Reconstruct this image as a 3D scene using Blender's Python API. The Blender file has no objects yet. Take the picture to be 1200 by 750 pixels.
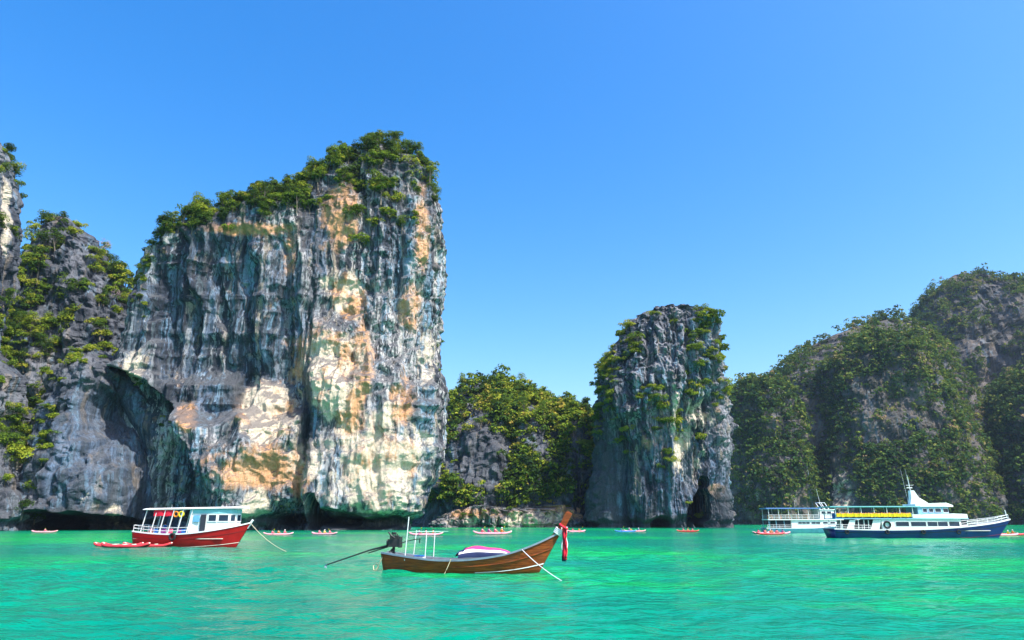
import bpy, bmesh, math, random
import numpy as np
from mathutils import Vector, Matrix

random.seed(7)
RNG = np.random.default_rng(11)
R = math.radians
scene = bpy.context.scene
COL = scene.collection

# ------------------------------------------------------------------ camera
CAM_H = 2.7
FOCAL = 800.0                       # in pixels of a 1200 pixel wide frame
HORIZON = 611.5
PITCH = math.atan((HORIZON - 375.0) / FOCAL)
cam_data = bpy.data.cameras.new('camera')
cam_data.sensor_width = 36.0
cam_data.lens = 36.0 * FOCAL / 1200.0
cam_data.clip_start = 0.1
cam_data.clip_end = 30000.0
cam = bpy.data.objects.new('camera', cam_data)
cam.location = (0, 0, CAM_H)
cam.rotation_euler = (R(90) + PITCH, 0, 0)
COL.objects.link(cam)
scene.camera = cam
CP, SP = math.cos(PITCH), math.sin(PITCH)

# ------------------------------------------------------------------ light
SUN_EL, SUN_AZ = R(57), R(127)      # azimuth measured from +Y (away from the camera) towards +X
world = bpy.data.worlds.new('World')
scene.world = world
world.use_nodes = True
wn = world.node_tree
wn.nodes.clear()
sky = wn.nodes.new('ShaderNodeTexSky')
sky.sky_type = 'NISHITA'
sky.sun_disc = False
sky.sun_elevation = SUN_EL
sky.sun_rotation = SUN_AZ
sky.altitude = 0.0
sky.air_density = 1.25
sky.dust_density = 2.3
sky.ozone_density = 3.5
hs = wn.nodes.new('ShaderNodeHueSaturation')
hs.inputs['Saturation'].default_value = 1.45
hs.inputs['Hue'].default_value = 0.505
bg = wn.nodes.new('ShaderNodeBackground')
bg.inputs['Strength'].default_value = 0.15
wo = wn.nodes.new('ShaderNodeOutputWorld')
wn.links.new(sky.outputs[0], hs.inputs['Color'])
wn.links.new(hs.outputs[0], bg.inputs['Color'])
wn.links.new(bg.outputs[0], wo.inputs['Surface'])

sd = bpy.data.lights.new('sun', 'SUN')
sd.energy = 4.8
sd.angle = R(0.53)
sd.color = (1.0, 0.95, 0.87)
sun = bpy.data.objects.new('sun', sd)
sdir = Vector((math.sin(SUN_AZ) * math.cos(SUN_EL), math.cos(SUN_AZ) * math.cos(SUN_EL), math.sin(SUN_EL)))
sun.rotation_euler = sdir.to_track_quat('Z', 'Y').to_euler()
sun.location = (60, -60, 120)
COL.objects.link(sun)

vs = scene.view_settings
vs.view_transform = 'Standard'
vs.look = 'None'
vs.exposure = 1.0
vs.gamma = 1.0
vs.use_curve_mapping = False
scene.cycles.max_bounces = 5
scene.cycles.diffuse_bounces = 3
scene.cycles.glossy_bounces = 2
scene.cycles.transmission_bounces = 2
scene.cycles.transparent_max_bounces = 4

# ------------------------------------------------------------------ helpers
def at(px, py, Y):
    """world point seen at photo pixel (px, py), standing Y metres in front of the camera"""
    a = (px - 600.0) / FOCAL
    b = (375.0 - py) / FOCAL
    dy = CP - b * SP
    dz = SP + b * CP
    t = Y / dy
    return Vector((a * t, Y, CAM_H + dz * t))

def on_sea(px, py):
    """point of the water surface at photo pixel (px, py)"""
    b = (375.0 - py) / FOCAL
    Y = -CAM_H / ((SP + b * CP) / (CP - b * SP))
    return at(px, py, Y)

def project(P):
    """photo pixel of world points (n,3)"""
    x = P[:, 0]; y = P[:, 1]; z = P[:, 2] - CAM_H
    d = y * CP + z * SP
    u = -y * SP + z * CP
    return 600 + FOCAL * x / d, 375 - FOCAL * u / d

def tag(o, label=None, cat=None, group=None, kind=None):
    if label: o['label'] = label
    if cat: o['category'] = cat
    if group: o['group'] = group
    if kind: o['kind'] = kind
    return o

def link(o, parent=None):
    COL.objects.link(o)
    if parent is not None:
        o.parent = parent
    return o

def mesh_np(name, V, F, smooth=False, attrs=None):
    """V (n,3), F (m,3) or (m,4)"""
    V = np.ascontiguousarray(V, dtype=np.float32)
    F = np.ascontiguousarray(F, dtype=np.int32)
    me = bpy.data.meshes.new(name)
    k = F.shape[1]
    me.vertices.add(len(V))
    me.vertices.foreach_set('co', V.ravel())
    me.loops.add(F.size)
    me.loops.foreach_set('vertex_index', F.ravel())
    me.polygons.add(len(F))
    me.polygons.foreach_set('loop_start', np.arange(0, F.size, k, dtype=np.int32))
    me.polygons.foreach_set('loop_total', np.full(len(F), k, dtype=np.int32))
    me.polygons.foreach_set('use_smooth', np.full(len(F), smooth, dtype=bool))
    for an, av in (attrs or {}).items():
        at_ = me.attributes.new(an, 'FLOAT', 'POINT')
        at_.data.foreach_set('value', np.ascontiguousarray(av, dtype=np.float32))
    me.update(calc_edges=True)
    return me

def hash3(ix, iy, iz, seed):
    h = (ix.astype(np.uint32) * np.uint32(374761393) + iy.astype(np.uint32) * np.uint32(668265263)
         + iz.astype(np.uint32) * np.uint32(2147483647) + np.uint32((seed * 974634777) & 0xffffffff))
    h = (h ^ (h >> np.uint32(13))) * np.uint32(1274126177)
    h ^= h >> np.uint32(16)
    h = h * np.uint32(2246822519)
    return (h ^ (h >> np.uint32(15))).astype(np.float32) / np.float32(4294967295.0) * 2 - 1

def noise(P, seed=0):
    """value noise in -1..1 (quintic), P (n,3)"""
    Pf = np.floor(P)
    f = (P - Pf).astype(np.float32)
    i = Pf.astype(np.int64)
    w = f * f * f * (f * (f * 6 - 15) + 10)
    ix, iy, iz = i[:, 0], i[:, 1], i[:, 2]
    def c(a, b, d): return hash3(ix + a, iy + b, iz + d, seed)
    x, y, z = w[:, 0], w[:, 1], w[:, 2]
    r00 = c(0,0,0) * (1 - x) + c(1,0,0) * x
    r10 = c(0,1,0) * (1 - x) + c(1,1,0) * x
    r01 = c(0,0,1) * (1 - x) + c(1,0,1) * x
    r11 = c(0,1,1) * (1 - x) + c(1,1,1) * x
    return (r00 * (1 - y) + r10 * y) * (1 - z) + (r01 * (1 - y) + r11 * y) * z

def fbm(P, octaves=4, seed=0, gain=0.5):
    s = np.zeros(len(P), np.float32); a = 1.0; t = 0.0
    for k in range(octaves):
        s += a * noise(P * (2.03 ** k) + 17.3 * k, seed + k); t += a; a *= gain
    return s / t

def ridged(P, octaves=3, seed=0, gain=0.5):
    s = np.zeros(len(P), np.float32); a = 1.0; t = 0.0
    for k in range(octaves):
        s += a * (1 - 2 * np.abs(noise(P * (2.03 ** k) + 9.7 * k, seed + k))); t += a; a *= gain
    return s / t

def sstep(a, b, x):
    t = np.clip((x - a) / (b - a), 0, 1)
    return t * t * (3 - 2 * t)

def cells(P, seed=0):
    """(F1, F2) distances of cellular noise, for blocky crags"""
    Pf = np.floor(P); i = Pf.astype(np.int64); f = (P - Pf).astype(np.float32)
    d1 = np.full(len(P), 9.0, np.float32); d2 = d1.copy()
    for a in (-1, 0, 1):
        for b in (-1, 0, 1):
            for c in (-1, 0, 1):
                x, y, z = i[:, 0] + a, i[:, 1] + b, i[:, 2] + c
                dx = a + 0.5 + 0.5 * hash3(x, y, z, seed) - f[:, 0]
                dy = b + 0.5 + 0.5 * hash3(x, y, z, seed + 1) - f[:, 1]
                dz = c + 0.5 + 0.5 * hash3(x, y, z, seed + 2) - f[:, 2]
                d = dx * dx + dy * dy + dz * dz
                d2 = np.where(d < d1, d1, np.minimum(d2, d)); d1 = np.minimum(d1, d)
    return np.sqrt(d1), np.sqrt(d2)

# ---- node helpers
class NT:
    def __init__(self, name):
        self.m = bpy.data.materials.new(name); self.m.use_nodes = True
        self.t = self.m.node_tree; self.t.nodes.clear()
        self.out = self.t.nodes.new('ShaderNodeOutputMaterial')
    def n(self, typ, **kw):
        nd = self.t.nodes.new(typ)
        for k, v in kw.items():
            if k in nd.inputs: self.put(nd.inputs[k], v)
            else: setattr(nd, k, v)
        return nd
    def put(self, sock, v):
        if hasattr(v, 'node') and hasattr(v, 'is_output'): self.t.links.new(v, sock)
        else: sock.default_value = v
    def coord(self, which='Object'):
        return self.n('ShaderNodeTexCoord').outputs[which]
    def mapping(self, vec, scale=(1,1,1), loc=(0,0,0)):
        nd = self.n('ShaderNodeMapping'); self.put(nd.inputs['Vector'], vec)
        nd.inputs['Scale'].default_value = scale; nd.inputs['Location'].default_value = loc
        return nd.outputs[0]
    def noise(self, vec, scale, detail=4, rough=0.55, dist=0.0, out='Fac'):
        nd = self.n('ShaderNodeTexNoise'); self.put(nd.inputs['Vector'], vec)
        nd.inputs['Scale'].default_value = scale; nd.inputs['Detail'].default_value = detail
        nd.inputs['Roughness'].default_value = rough; nd.inputs['Distortion'].default_value = dist
        return nd.outputs[out]
    def ramp(self, fac, stops, interp='LINEAR'):
        nd = self.n('ShaderNodeValToRGB'); self.put(nd.inputs[0], fac)
        cr = nd.color_ramp; cr.interpolation = interp
        while len(cr.elements) < len(stops): cr.elements.new(0.5)
        for e, (p, c) in zip(cr.elements, stops):
            e.position = p; e.color = (c, c, c, 1) if isinstance(c, (int, float)) else (*c, 1)
        return nd.outputs[0]
    def mix(self, fac, a, b, mode='MIX'):
        nd = self.n('ShaderNodeMix', data_type='RGBA', blend_type=mode)
        self.put(nd.inputs[0], fac)
        for s, v in ((nd.inputs[6], a), (nd.inputs[7], b)):
            self.put(s, (*v, 1) if isinstance(v, tuple) and len(v) == 3 else v)
        return nd.outputs[2]
    def math(self, op, a, b=0.0, clamp=False):
        nd = self.n('ShaderNodeMath', operation=op, use_clamp=clamp)
        self.put(nd.inputs[0], a); self.put(nd.inputs[1], b)
        return nd.outputs[0]
    def attr(self, name):
        return self.n('ShaderNodeAttribute', attribute_name=name).outputs['Fac']
    def bump(self, h, strength, dist, normal=None):
        nd = self.n('ShaderNodeBump'); self.put(nd.inputs['Height'], h)
        nd.inputs['Strength'].default_value = strength; nd.inputs['Distance'].default_value = dist
        if normal is not None: self.put(nd.inputs['Normal'], normal)
        return nd.outputs[0]
    def bsdf(self, color, rough=0.8, normal=None, spec=0.3, metallic=0.0, **kw):
        b = self.n('ShaderNodeBsdfPrincipled')
        self.put(b.inputs['Base Color'], (*color, 1) if isinstance(color, tuple) and len(color) == 3 else color)
        self.put(b.inputs['Roughness'], rough)
        b.inputs['Specular IOR Level'].default_value = spec
        b.inputs['Metallic'].default_value = metallic
        if normal is not None: self.put(b.inputs['Normal'], normal)
        for k, v in kw.items(): self.put(b.inputs[k.replace('_', ' ')], v)
        self.t.links.new(b.outputs[0], self.out.inputs['Surface'])
        return self.m

def simple_mat(name, color, rough=0.6, var=0.12, scale=3.0, spec=0.3, dirt=0.25, metallic=0.0):
    """plain paint / cloth / wood with uneven tone and grime"""
    n = NT(name); co = n.coord()
    a = n.noise(co, scale, 5, 0.6)
    c2 = tuple(max(0, x * (1 - dirt)) for x in color)
    c3 = tuple(min(1, x * (1 + var)) for x in color)
    col = n.ramp(a, [(0.25, c2), (0.5, color), (0.75, c3)])
    r = n.ramp(a, [(0.3, max(0, rough - 0.1)), (0.7, min(1, rough + 0.12))])
    return n.bsdf(col, rough=r, spec=spec, metallic=metallic, normal=n.bump(n.noise(co, scale * 6, 3), 0.15, 0.01))

# ------------------------------------------------------------------ materials of the setting
def rock_material(name, light, mid, dark, tan, tan_amt, streak, bump=1.0, crag=0.5):
    n = NT(name); co = n.coord()
    geo = n.n('ShaderNodeNewGeometry')
    nz = n.n('ShaderNodeSeparateXYZ'); n.put(nz.inputs[0], geo.outputs['Normal'])
    warp = n.noise(co, 0.07, 3, 0.6, out='Color')
    wv = n.n('ShaderNodeVectorMath', operation='MULTIPLY_ADD')
    n.put(wv.inputs[0], warp); wv.inputs[1].default_value = (5, 5, 5); n.put(wv.inputs[2], co)
    co2 = wv.outputs[0]
    big = n.noise(n.mapping(co2, (1, 1, 0.3)), 0.06, 5, 0.62)
    base = n.ramp(big, [(0.32, dark), (0.46, mid), (0.60, light)])
    # vertical run-off streaks: pale flowstone, blue-grey film, black algae
    s1 = n.noise(n.mapping(co2, (1, 1, 0.035)), 0.20, 6, 0.68)
    s2 = n.noise(n.mapping(co2, (1, 1, 0.03), (31, 7, 3)), 0.34, 6, 0.68)
    s3 = n.noise(n.mapping(co2, (1, 1, 0.12), (3, 47, 13)), 0.07, 4, 0.65)
    s4 = n.noise(n.mapping(co2, (1, 1, 0.02), (61, 17, 23)), 0.24, 5, 0.66)
    # blue-grey seepage film; its mask also paints shade onto walls, scoop and grooves
    wet_shade = n.math('ADD', n.attr('wet'), n.math('MULTIPLY', n.math('SUBTRACT', s3, 0.5), 0.9))
    wet_shade = n.ramp(wet_shade, [(0.35, 0.0), (0.65, 1.0)])
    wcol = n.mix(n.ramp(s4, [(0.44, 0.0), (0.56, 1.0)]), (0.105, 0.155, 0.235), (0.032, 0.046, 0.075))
    base = n.mix(n.math('MULTIPLY', wet_shade, 0.9), base, wcol)
    pale = n.math('MULTIPLY', n.ramp(s1, [(0.505, 0.0), (0.55, 1.0)]), n.math('SUBTRACT', 1.0, n.math('MULTIPLY', wet_shade, 0.45)))
    black = n.ramp(s2, [(0.50, 0.0), (0.545, 1.0)])
    zone = n.ramp(s3, [(0.36, 0.15), (0.56, 1.0)])
    zone2 = n.ramp(n.noise(n.mapping(co2, (1, 1, 0.35), (13, 29, 71)), 0.045, 4, 0.6), [(0.38, 0.1), (0.56, 1.0)])
    zone3 = n.ramp(n.noise(n.mapping(co2, (1, 1, 0.30), (83, 9, 41)), 0.05, 4, 0.6), [(0.42, 0.0), (0.58, 1.0)])
    pale = n.math('MULTIPLY', pale, zone2)
    c = n.mix(n.math('MULTIPLY', pale, min(1.0, streak * 0.85)), base, light)
    c = n.mix(n.math('MULTIPLY', n.ramp(s4, [(0.53, 0.0), (0.60, 1.0)]), streak * 0.7), c, (0.09, 0.115, 0.13))
    blue = n.ramp(n.noise(n.mapping(co2, (1, 1, 0.02), (5, 5, 5)), 0.22, 5, 0.6), [(0.53, 0.0), (0.57, 1.0)])
    c = n.mix(n.math('MULTIPLY', n.math('MULTIPLY', blue, zone3), streak * 0.8), c, (0.17, 0.29, 0.40))
    ochre = n.ramp(n.noise(n.mapping(co2, (1, 1, 0.03), (15, 55, 5)), 0.28, 3, 0.5), [(0.58, 0.0), (0.66, 1.0)])
    c = n.mix(n.math('MULTIPLY', ochre, streak * 0.6), c, (0.34, 0.25, 0.16))
    c = n.mix(n.math('MULTIPLY', n.math('MULTIPLY', black, zone), streak * 0.95), c, (0.022, 0.025, 0.038))
    s6 = n.ramp(n.noise(n.mapping(co2, (1, 1, 0.035), (9, 71, 1)), 1.05, 4, 0.65), [(0.52, 0.0), (0.56, 1.0)])
    c = n.mix(n.math('MULTIPLY', s6, streak * 0.85), c, (0.035, 0.04, 0.05))
    # iron stained patches
    tn = n.noise(co2, 0.11, 5, 0.68)
    tf = n.math('ADD', n.math('MULTIPLY', n.attr('tan'), 0.42), n.math('SUBTRACT', tn, 0.5))
    tf = n.ramp(tf, [(0.22 - 0.1 * tan_amt, 0.0), (0.42 - 0.1 * tan_amt, 1.0)])
    tcol = n.mix(n.noise(co, 0.5, 4), tan, (tan[0] * 1.15, tan[1] * 1.25, tan[2] * 1.6))
    c = n.mix(n.math('MULTIPLY', tf, 0.8), c, tcol)
    # pale limestone; the mask also paints sunlit patches brighter
    wf = n.math('ADD', n.math('MULTIPLY', n.attr('pale'), 0.42), n.math('SUBTRACT', n.noise(n.mapping(co2, (1, 1, .6), (77, 3, 9)), 0.16, 5, 0.7), 0.5))
    c = n.mix(n.ramp(wf, [(0.18, 0.0), (0.30, 0.9)]), c, (0.64, 0.54, 0.42))
    # lichen-dark karst on the upward faces and crags
    up = n.ramp(n.math('ADD', nz.outputs[2], n.math('MULTIPLY', n.math('SUBTRACT', n.noise(co, 0.35, 4), 0.5), 0.9)), [(0.30, 0.0), (0.62, 1.0)])
    c = n.mix(n.math('MULTIPLY', up, crag), c, (0.075, 0.08, 0.09))
    dk = n.math('ADD', n.attr('dark'), n.math('MULTIPLY', n.math('SUBTRACT', n.noise(co2, 0.22, 5, 0.7), 0.5), 1.3))  # dark mask: tidal stain and weathering, plus painted shade in caves, cracks, flanks
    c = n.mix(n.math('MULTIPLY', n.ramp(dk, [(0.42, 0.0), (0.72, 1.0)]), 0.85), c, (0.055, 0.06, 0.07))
    # fine mottling
    fine = n.noise(co, 1.6, 6, 0.7)
    c = n.mix(0.6, c, n.ramp(fine, [(0.30, 0.40), (0.5, 1.0), (0.72, 1.3)]), 'MULTIPLY')
    b1 = n.bump(n.noise(n.mapping(co2, (1, 1, 0.16)), 0.7, 7, 0.66), 0.8 * bump, 1.3)
    b2 = n.bump(n.noise(co, 2.6, 5, 0.7), 0.6 * bump, 0.35, b1)
    return n.bsdf(c, rough=0.92, normal=b2, spec=0.15)

ROCK = rock_material('limestone', (0.46, 0.44, 0.43), (0.19, 0.21, 0.24), (0.06, 0.068, 0.085), (0.60, 0.30, 0.12), 0.9, 1.0, 1.0, 0.8)
ROCK_TOWER = rock_material('tower_limestone', (0.27, 0.27, 0.30), (0.115, 0.125, 0.155), (0.042, 0.047, 0.062), (0.42, 0.25, 0.12), -0.5, 0.9, 1.0, 0.4)
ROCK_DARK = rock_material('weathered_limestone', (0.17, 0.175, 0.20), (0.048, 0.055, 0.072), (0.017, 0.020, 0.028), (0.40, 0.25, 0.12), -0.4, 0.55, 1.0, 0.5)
ROCK_HILL = rock_material('hill_limestone', (0.15, 0.12, 0.10), (0.065, 0.055, 0.042), (0.026, 0.03, 0.02), (0.22, 0.15, 0.10), -0.3, 0.35, 1.0, 0.4)

def leaf_material(name, stops):
    n = NT(name)
    sep = n.n('ShaderNodeSeparateColor'); n.put(sep.inputs[0], n.n('ShaderNodeObjectInfo').outputs['Color']); oi = sep.outputs[0]
    f = n.math('ADD', n.attr('tint'), n.math('MULTIPLY', n.math('SUBTRACT', oi, 0.5), 0.55), True)
    col = n.ramp(f, stops)
    d = n.n('ShaderNodeBsdfDiffuse'); n.put(d.inputs['Color'], col)
    tcol = n.mix(0.5, col, (0.20, 0.24, 0.02))
    t = n.n('ShaderNodeBsdfTranslucent'); n.put(t.inputs['Color'], tcol)
    mx = n.n('ShaderNodeMixShader'); mx.inputs[0].default_value = 0.28
    n.t.links.new(d.outputs[0], mx.inputs[1]); n.t.links.new(t.outputs[0], mx.inputs[2])
    n.t.links.new(mx.outputs[0], n.out.inputs['Surface'])
    return n.m

LEAF = leaf_material('leaves', [(0.0, (0.020, 0.042, 0.018)), (0.30, (0.048, 0.098, 0.020)), (0.56, (0.135, 0.205, 0.022)), (0.82, (0.28, 0.30, 0.030)), (1.0, (0.36, 0.27, 0.06))])
LEAF_FAR = leaf_material('far_leaves', [(0.0, (0.014, 0.036, 0.020)), (0.35, (0.034, 0.078, 0.026)), (0.65, (0.09, 0.14, 0.030)), (0.88, (0.18, 0.20, 0.04)), (1.0, (0.24, 0.17, 0.09))])
BARK = simple_mat('bark', (0.16, 0.13, 0.10), 0.9, scale=6)

def sea_material():
    n = NT('sea_water'); co = n.coord()
    big = n.noise(n.mapping(co, (0.8, 1, 1)), 0.022, 5, 0.6)
    med = n.noise(n.mapping(co, (0.5, 1, 1)), 0.35, 4, 0.6)
    c = n.ramp(n.math('ADD', n.math('MULTIPLY', big, 0.8), n.math('MULTIPLY', med, 0.2)),
               [(0.36, (0.000, 0.125, 0.098)), (0.49, (0.000, 0.190, 0.108)), (0.58, (0.003, 0.310, 0.070))])
    b1 = n.bump(n.noise(n.mapping(co, (0.55, 1.0, 1)), 1.3, 3, 0.6), 0.8, 0.30)
    b = n.bump(n.noise(n.mapping(co, (0.7, 1.0, 1)), 4.5, 3, 0.6), 0.6, 0.07, b1)
    return n.bsdf(c, rough=0.14, normal=b, spec=0.2, IOR=1.33)
SEA = sea_material()

# ------------------------------------------------------------------ the sea
def build_sea():
    rows = [-400.0, -120.0, -30.0, 0.0, 5.0]
    y = 9.0
    while y < 330: rows.append(y); y *= 1.0105
    rows += [345, 380, 430, 500, 620, 800, 1100, 1600, 2500, 4500, 7000]
    rows = np.array(rows)
    cols = np.concatenate([[-4, -2.0, -1.3], np.linspace(-0.92, 0.92, 380), [1.3, 2.0, 4]])
    Yr = np.maximum(rows, 60.0) + np.where(rows < 9, 900.0, 0.0)
    X = cols[None, :] * Yr[:, None]
    Y = np.repeat(rows[:, None], len(cols), 1)
    P = np.stack([X.ravel(), Y.ravel()], 1)
    z = np.zeros(len(P))
    r = np.random.default_rng(3)
    far = np.clip(1.2 - np.hypot(P[:, 0], P[:, 1] - 20) / 330, 0, 1)
    for k in range(46):
        lam = r.uniform(.7, 1) * 0.75 * (1.042 ** k) if k < 40 else r.uniform(5, 9)
        th = R(-70) + r.normal(0, 0.75)
        kx, ky = math.cos(th) * 2 * math.pi / lam, math.sin(th) * 2 * math.pi / lam
        amp = 0.0085 * lam ** 0.7
        keep = np.clip(lam / (np.abs(P[:, 1]) * 0.0105 * 3 + .05), 0, 1) ** 2
        z += amp * keep * np.sin(kx * P[:, 0] + ky * P[:, 1] + r.uniform(0, 6.28))
    gust = 0.65 + 0.7 * fbm(np.stack([P[:, 0] * .02, P[:, 1] * .05, P[:, 0] * 0], 1), 3, 5)
    z *= far * gust
    V = np.column_stack([P, z])
    nr, nc = len(rows), len(cols)
    i = np.arange(nr * nc).reshape(nr, nc)
    F = np.stack([i[:-1, :-1], i[:-1, 1:], i[1:, 1:], i[1:, :-1]], -1).reshape(-1, 4)
    o = bpy.data.objects.new('sea', mesh_np('sea', V, F, True))
    o.data.materials.append(SEA)
    tag(link(o), kind='structure')
build_sea()

# ------------------------------------------------------------------ rock masses
def pts_blob(px, py, cx, cy, rx, ry, soft=1.0):
    d = np.sqrt(((px - cx) / rx) ** 2 + ((py - cy) / ry) ** 2)
    return 1 - sstep(1 - 0.5 * soft, 1 + 0.5 * soft, d)

def rock_body(name, outline, Yc, ry, disp, nth=620, nz=420, n_exp=2.6, masks=None, mat=None, base_py=None, front=0.80, seed=0, zlow=-2.0, dexp=0.55):
    """rings at rising heights; outline = [(py, x_left, x_right)] in photo pixels at distance Yc,
    so the body gets its own place, width, depth and height in metres."""
    outline = sorted(outline, key=lambda r: -r[0])
    wpx = np.array([r[2] - r[1] for r in outline], float)
    dep0 = ry * (wpx / wpx.max()) ** dexp              # half depth of the body at each outline row
    zs = np.array([at(600, r[0], Yc - .72 * d).z for r, d in zip(outline, dep0)])
    xl = np.array([at(r[1], r[0], Yc + (-.4 if r[1] < 600 else .4) * d).x for r, d in zip(outline, dep0)])
    xr = np.array([at(r[2], r[0], Yc + (.4 if r[2] < 600 else -.4) * d).x for r, d in zip(outline, dep0)])
    zs = np.maximum.accumulate(zs)
    z = np.linspace(zlow, zs[-1], nz)
    L = np.interp(z, zs, xl); Rr = np.interp(z, zs, xr)
    cx = (L + Rr) / 2; w = np.maximum((Rr - L) / 2, 0.3)
    wmax = w.max()
    dep = ry * np.clip(w / wmax, 0, 1) ** dexp
    th = np.linspace(0, 2 * math.pi, 6000, endpoint=False)
    ux = np.sign(np.cos(th)) * np.abs(np.cos(th)) ** (2 / n_exp)
    uy = -np.sign(np.sin(th)) * np.abs(np.sin(th)) ** (2 / n_exp)
    seg = np.hypot(np.diff(np.append(ux, ux[0])) * wmax, np.diff(np.append(uy, uy[0])) * ry)
    fr = np.where(uy < 0.25, 1.0, (1 - front) / front * 0.7)
    cum = np.concatenate([[0], np.cumsum(seg * fr)])
    t = np.interp(np.linspace(0, cum[-1], nth, endpoint=False), cum, np.arange(6001))
    ux = np.interp(t, np.arange(6001), np.append(ux, ux[0])); uy = np.interp(t, np.arange(6001), np.append(uy, uy[0]))
    X = cx[:, None] + w[:, None] * ux[None, :]
    Y = Yc + dep[:, None] * uy[None, :]
    Z = np.repeat(z[:, None], nth, 1)
    P = np.stack([X.ravel(), Y.ravel(), Z.ravel()], 1)
    # outward direction (horizontal, from the superellipse gradient)
    gx = np.sign(ux) * np.abs(ux) ** (n_exp - 1) / wmax; gy = np.sign(uy) * np.abs(uy) ** (n_exp - 1) / ry
    gl = np.hypot(gx, gy); gx, gy = gx / gl, gy / gl
    N = np.stack([np.tile(gx, nz), np.tile(gy, nz), np.zeros(nz * nth)], 1)
    px, py = project(P)
    V = disp(P, N, px, py)
    # top cap
    top = V[-nth:].mean(0) + (0, 0, 0.6)
    V = np.vstack([V, top])
    i = np.arange(nz * nth).reshape(nz, nth)
    j = np.roll(i, -1, 1)
    F = np.stack([i[:-1], j[:-1], j[1:], i[1:]], -1).reshape(-1, 4)
    F = F[:, ::-1]
    T = np.concatenate([F[:, [0, 1, 2]], F[:, [0, 2, 3]]])
    cap = np.stack([i[-1], j[-1], np.full(nth, nz * nth)], 1)[:, ::-1]
    # winding: outward
    T = np.concatenate([T, cap])
    a, b, c = V[T[:, 0]], V[T[:, 1]], V[T[:, 2]]
    fn = np.cross(b - a, c - a)
    if (fn[:100] * N[T[:100, 0]]).sum() < 0:
        T = T[:, ::-1]; fn = -fn
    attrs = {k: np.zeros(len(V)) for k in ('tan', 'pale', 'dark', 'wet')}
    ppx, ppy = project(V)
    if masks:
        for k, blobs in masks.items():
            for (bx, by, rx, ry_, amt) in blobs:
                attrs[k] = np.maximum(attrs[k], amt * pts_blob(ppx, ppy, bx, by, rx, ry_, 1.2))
    me = mesh_np(name, V, T, False, attrs)
    me.materials.append(mat)
    o = bpy.data.objects.new(name, me)
    tag(link(o), kind='structure')
    # surface samples for the plants
    area = np.linalg.norm(fn, axis=1)
    o_info = dict(V=V, T=T, nrm=fn / np.maximum(area, 1e-9)[:, None], area=area / 2)
    return o, o_info

def make_disp(feats=(), big=5.0, bigs=38.0, flute=1.8, fs=9.0, crag=1.4, cs=7.0, fine=0.7, notch=3.5, notch_h=5.0, seed=0, ledge=0.0, warp=15.0, fscale=1.0, calm=(), extra=None, caves=()):
    def f(P, N, px, py):
        Wn = np.stack([fbm(P / 17.0, 3, seed + 60), fbm(P / 17.0, 3, seed + 61), fbm(P / 17.0, 2, seed + 62)], 1)
        Q = P + Wn * 3.0
        wx = px + warp * (fbm(P / 13.0, 4, seed + 50, .6) + .6 * noise(P / 30., seed + 52)); wy = py + warp * (fbm(P / 13.0, 4, seed + 51, .6) + .6 * noise(P / 30., seed + 53))
        k = np.zeros(len(P), np.float32)
        for (cx, cy, rx, ry, amt) in calm:
            k = np.maximum(k, amt * pts_blob(wx, wy, cx, cy, rx, ry, 0.8))
        rough = 1 - k; flu = 1 - 0.35 * k
        d = big * fbm(P / bigs, 4, seed)
        d += flu * flute * ridged(Q / (fs, fs, fs * 7.0), 3, seed + 10)
        d += flu * 0.45 * flute * ridged(Q / (fs * .36, fs * .36, fs * 2.6), 2, seed + 20)
        f1, f2 = cells(Q / (cs, cs, cs * 1.5), seed + 30)
        d += rough * crag * (np.clip(f2 - f1, 0, 0.6) * 2.0 - 0.4)
        g1, g2 = cells(Q / (cs * .42, cs * .42, cs * .55), seed + 34)
        d += rough * crag * 0.42 * (np.clip(g2 - g1, 0, 0.6) * 2.0 - 0.4)
        d += (0.3 + 0.7 * rough) * fine * fbm(P / 2.4, 3, seed + 40, 0.6)
        if ledge:
            d += ledge * ridged(P / (60, 60, 6.5), 2, seed + 44)
        d -= np.median(d)
        face = np.clip(-N[:, 1] * 1.6, 0, 1)
        for (cx, cy, rx, ry, depth, soft) in feats:
            d += depth * pts_blob(wx, wy, cx, cy, rx, ry, soft) * face
        if extra is not None:
            d += extra(P, wx, wy) * face
        h = notch_h * (1 + 0.7 * fbm(P / 9.0, 3, seed + 55))
        d -= notch * (1 - sstep(h * 0.45, h, P[:, 2]))
        V = P + N * d[:, None]
        for (cx, cy, rx, ry, depth, soft) in caves:
            V[:, 1] += depth * pts_blob(.5 * (px + wx), .5 * (py + wy), cx, cy, rx, ry, soft) * (N[:, 1] < 0)
        V[:, 2] += (0.9 * fscale * fbm(P / 5.0, 3, seed + 70)) * sstep(1.0, 8.0, P[:, 2])
        return V
    return f

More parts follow.
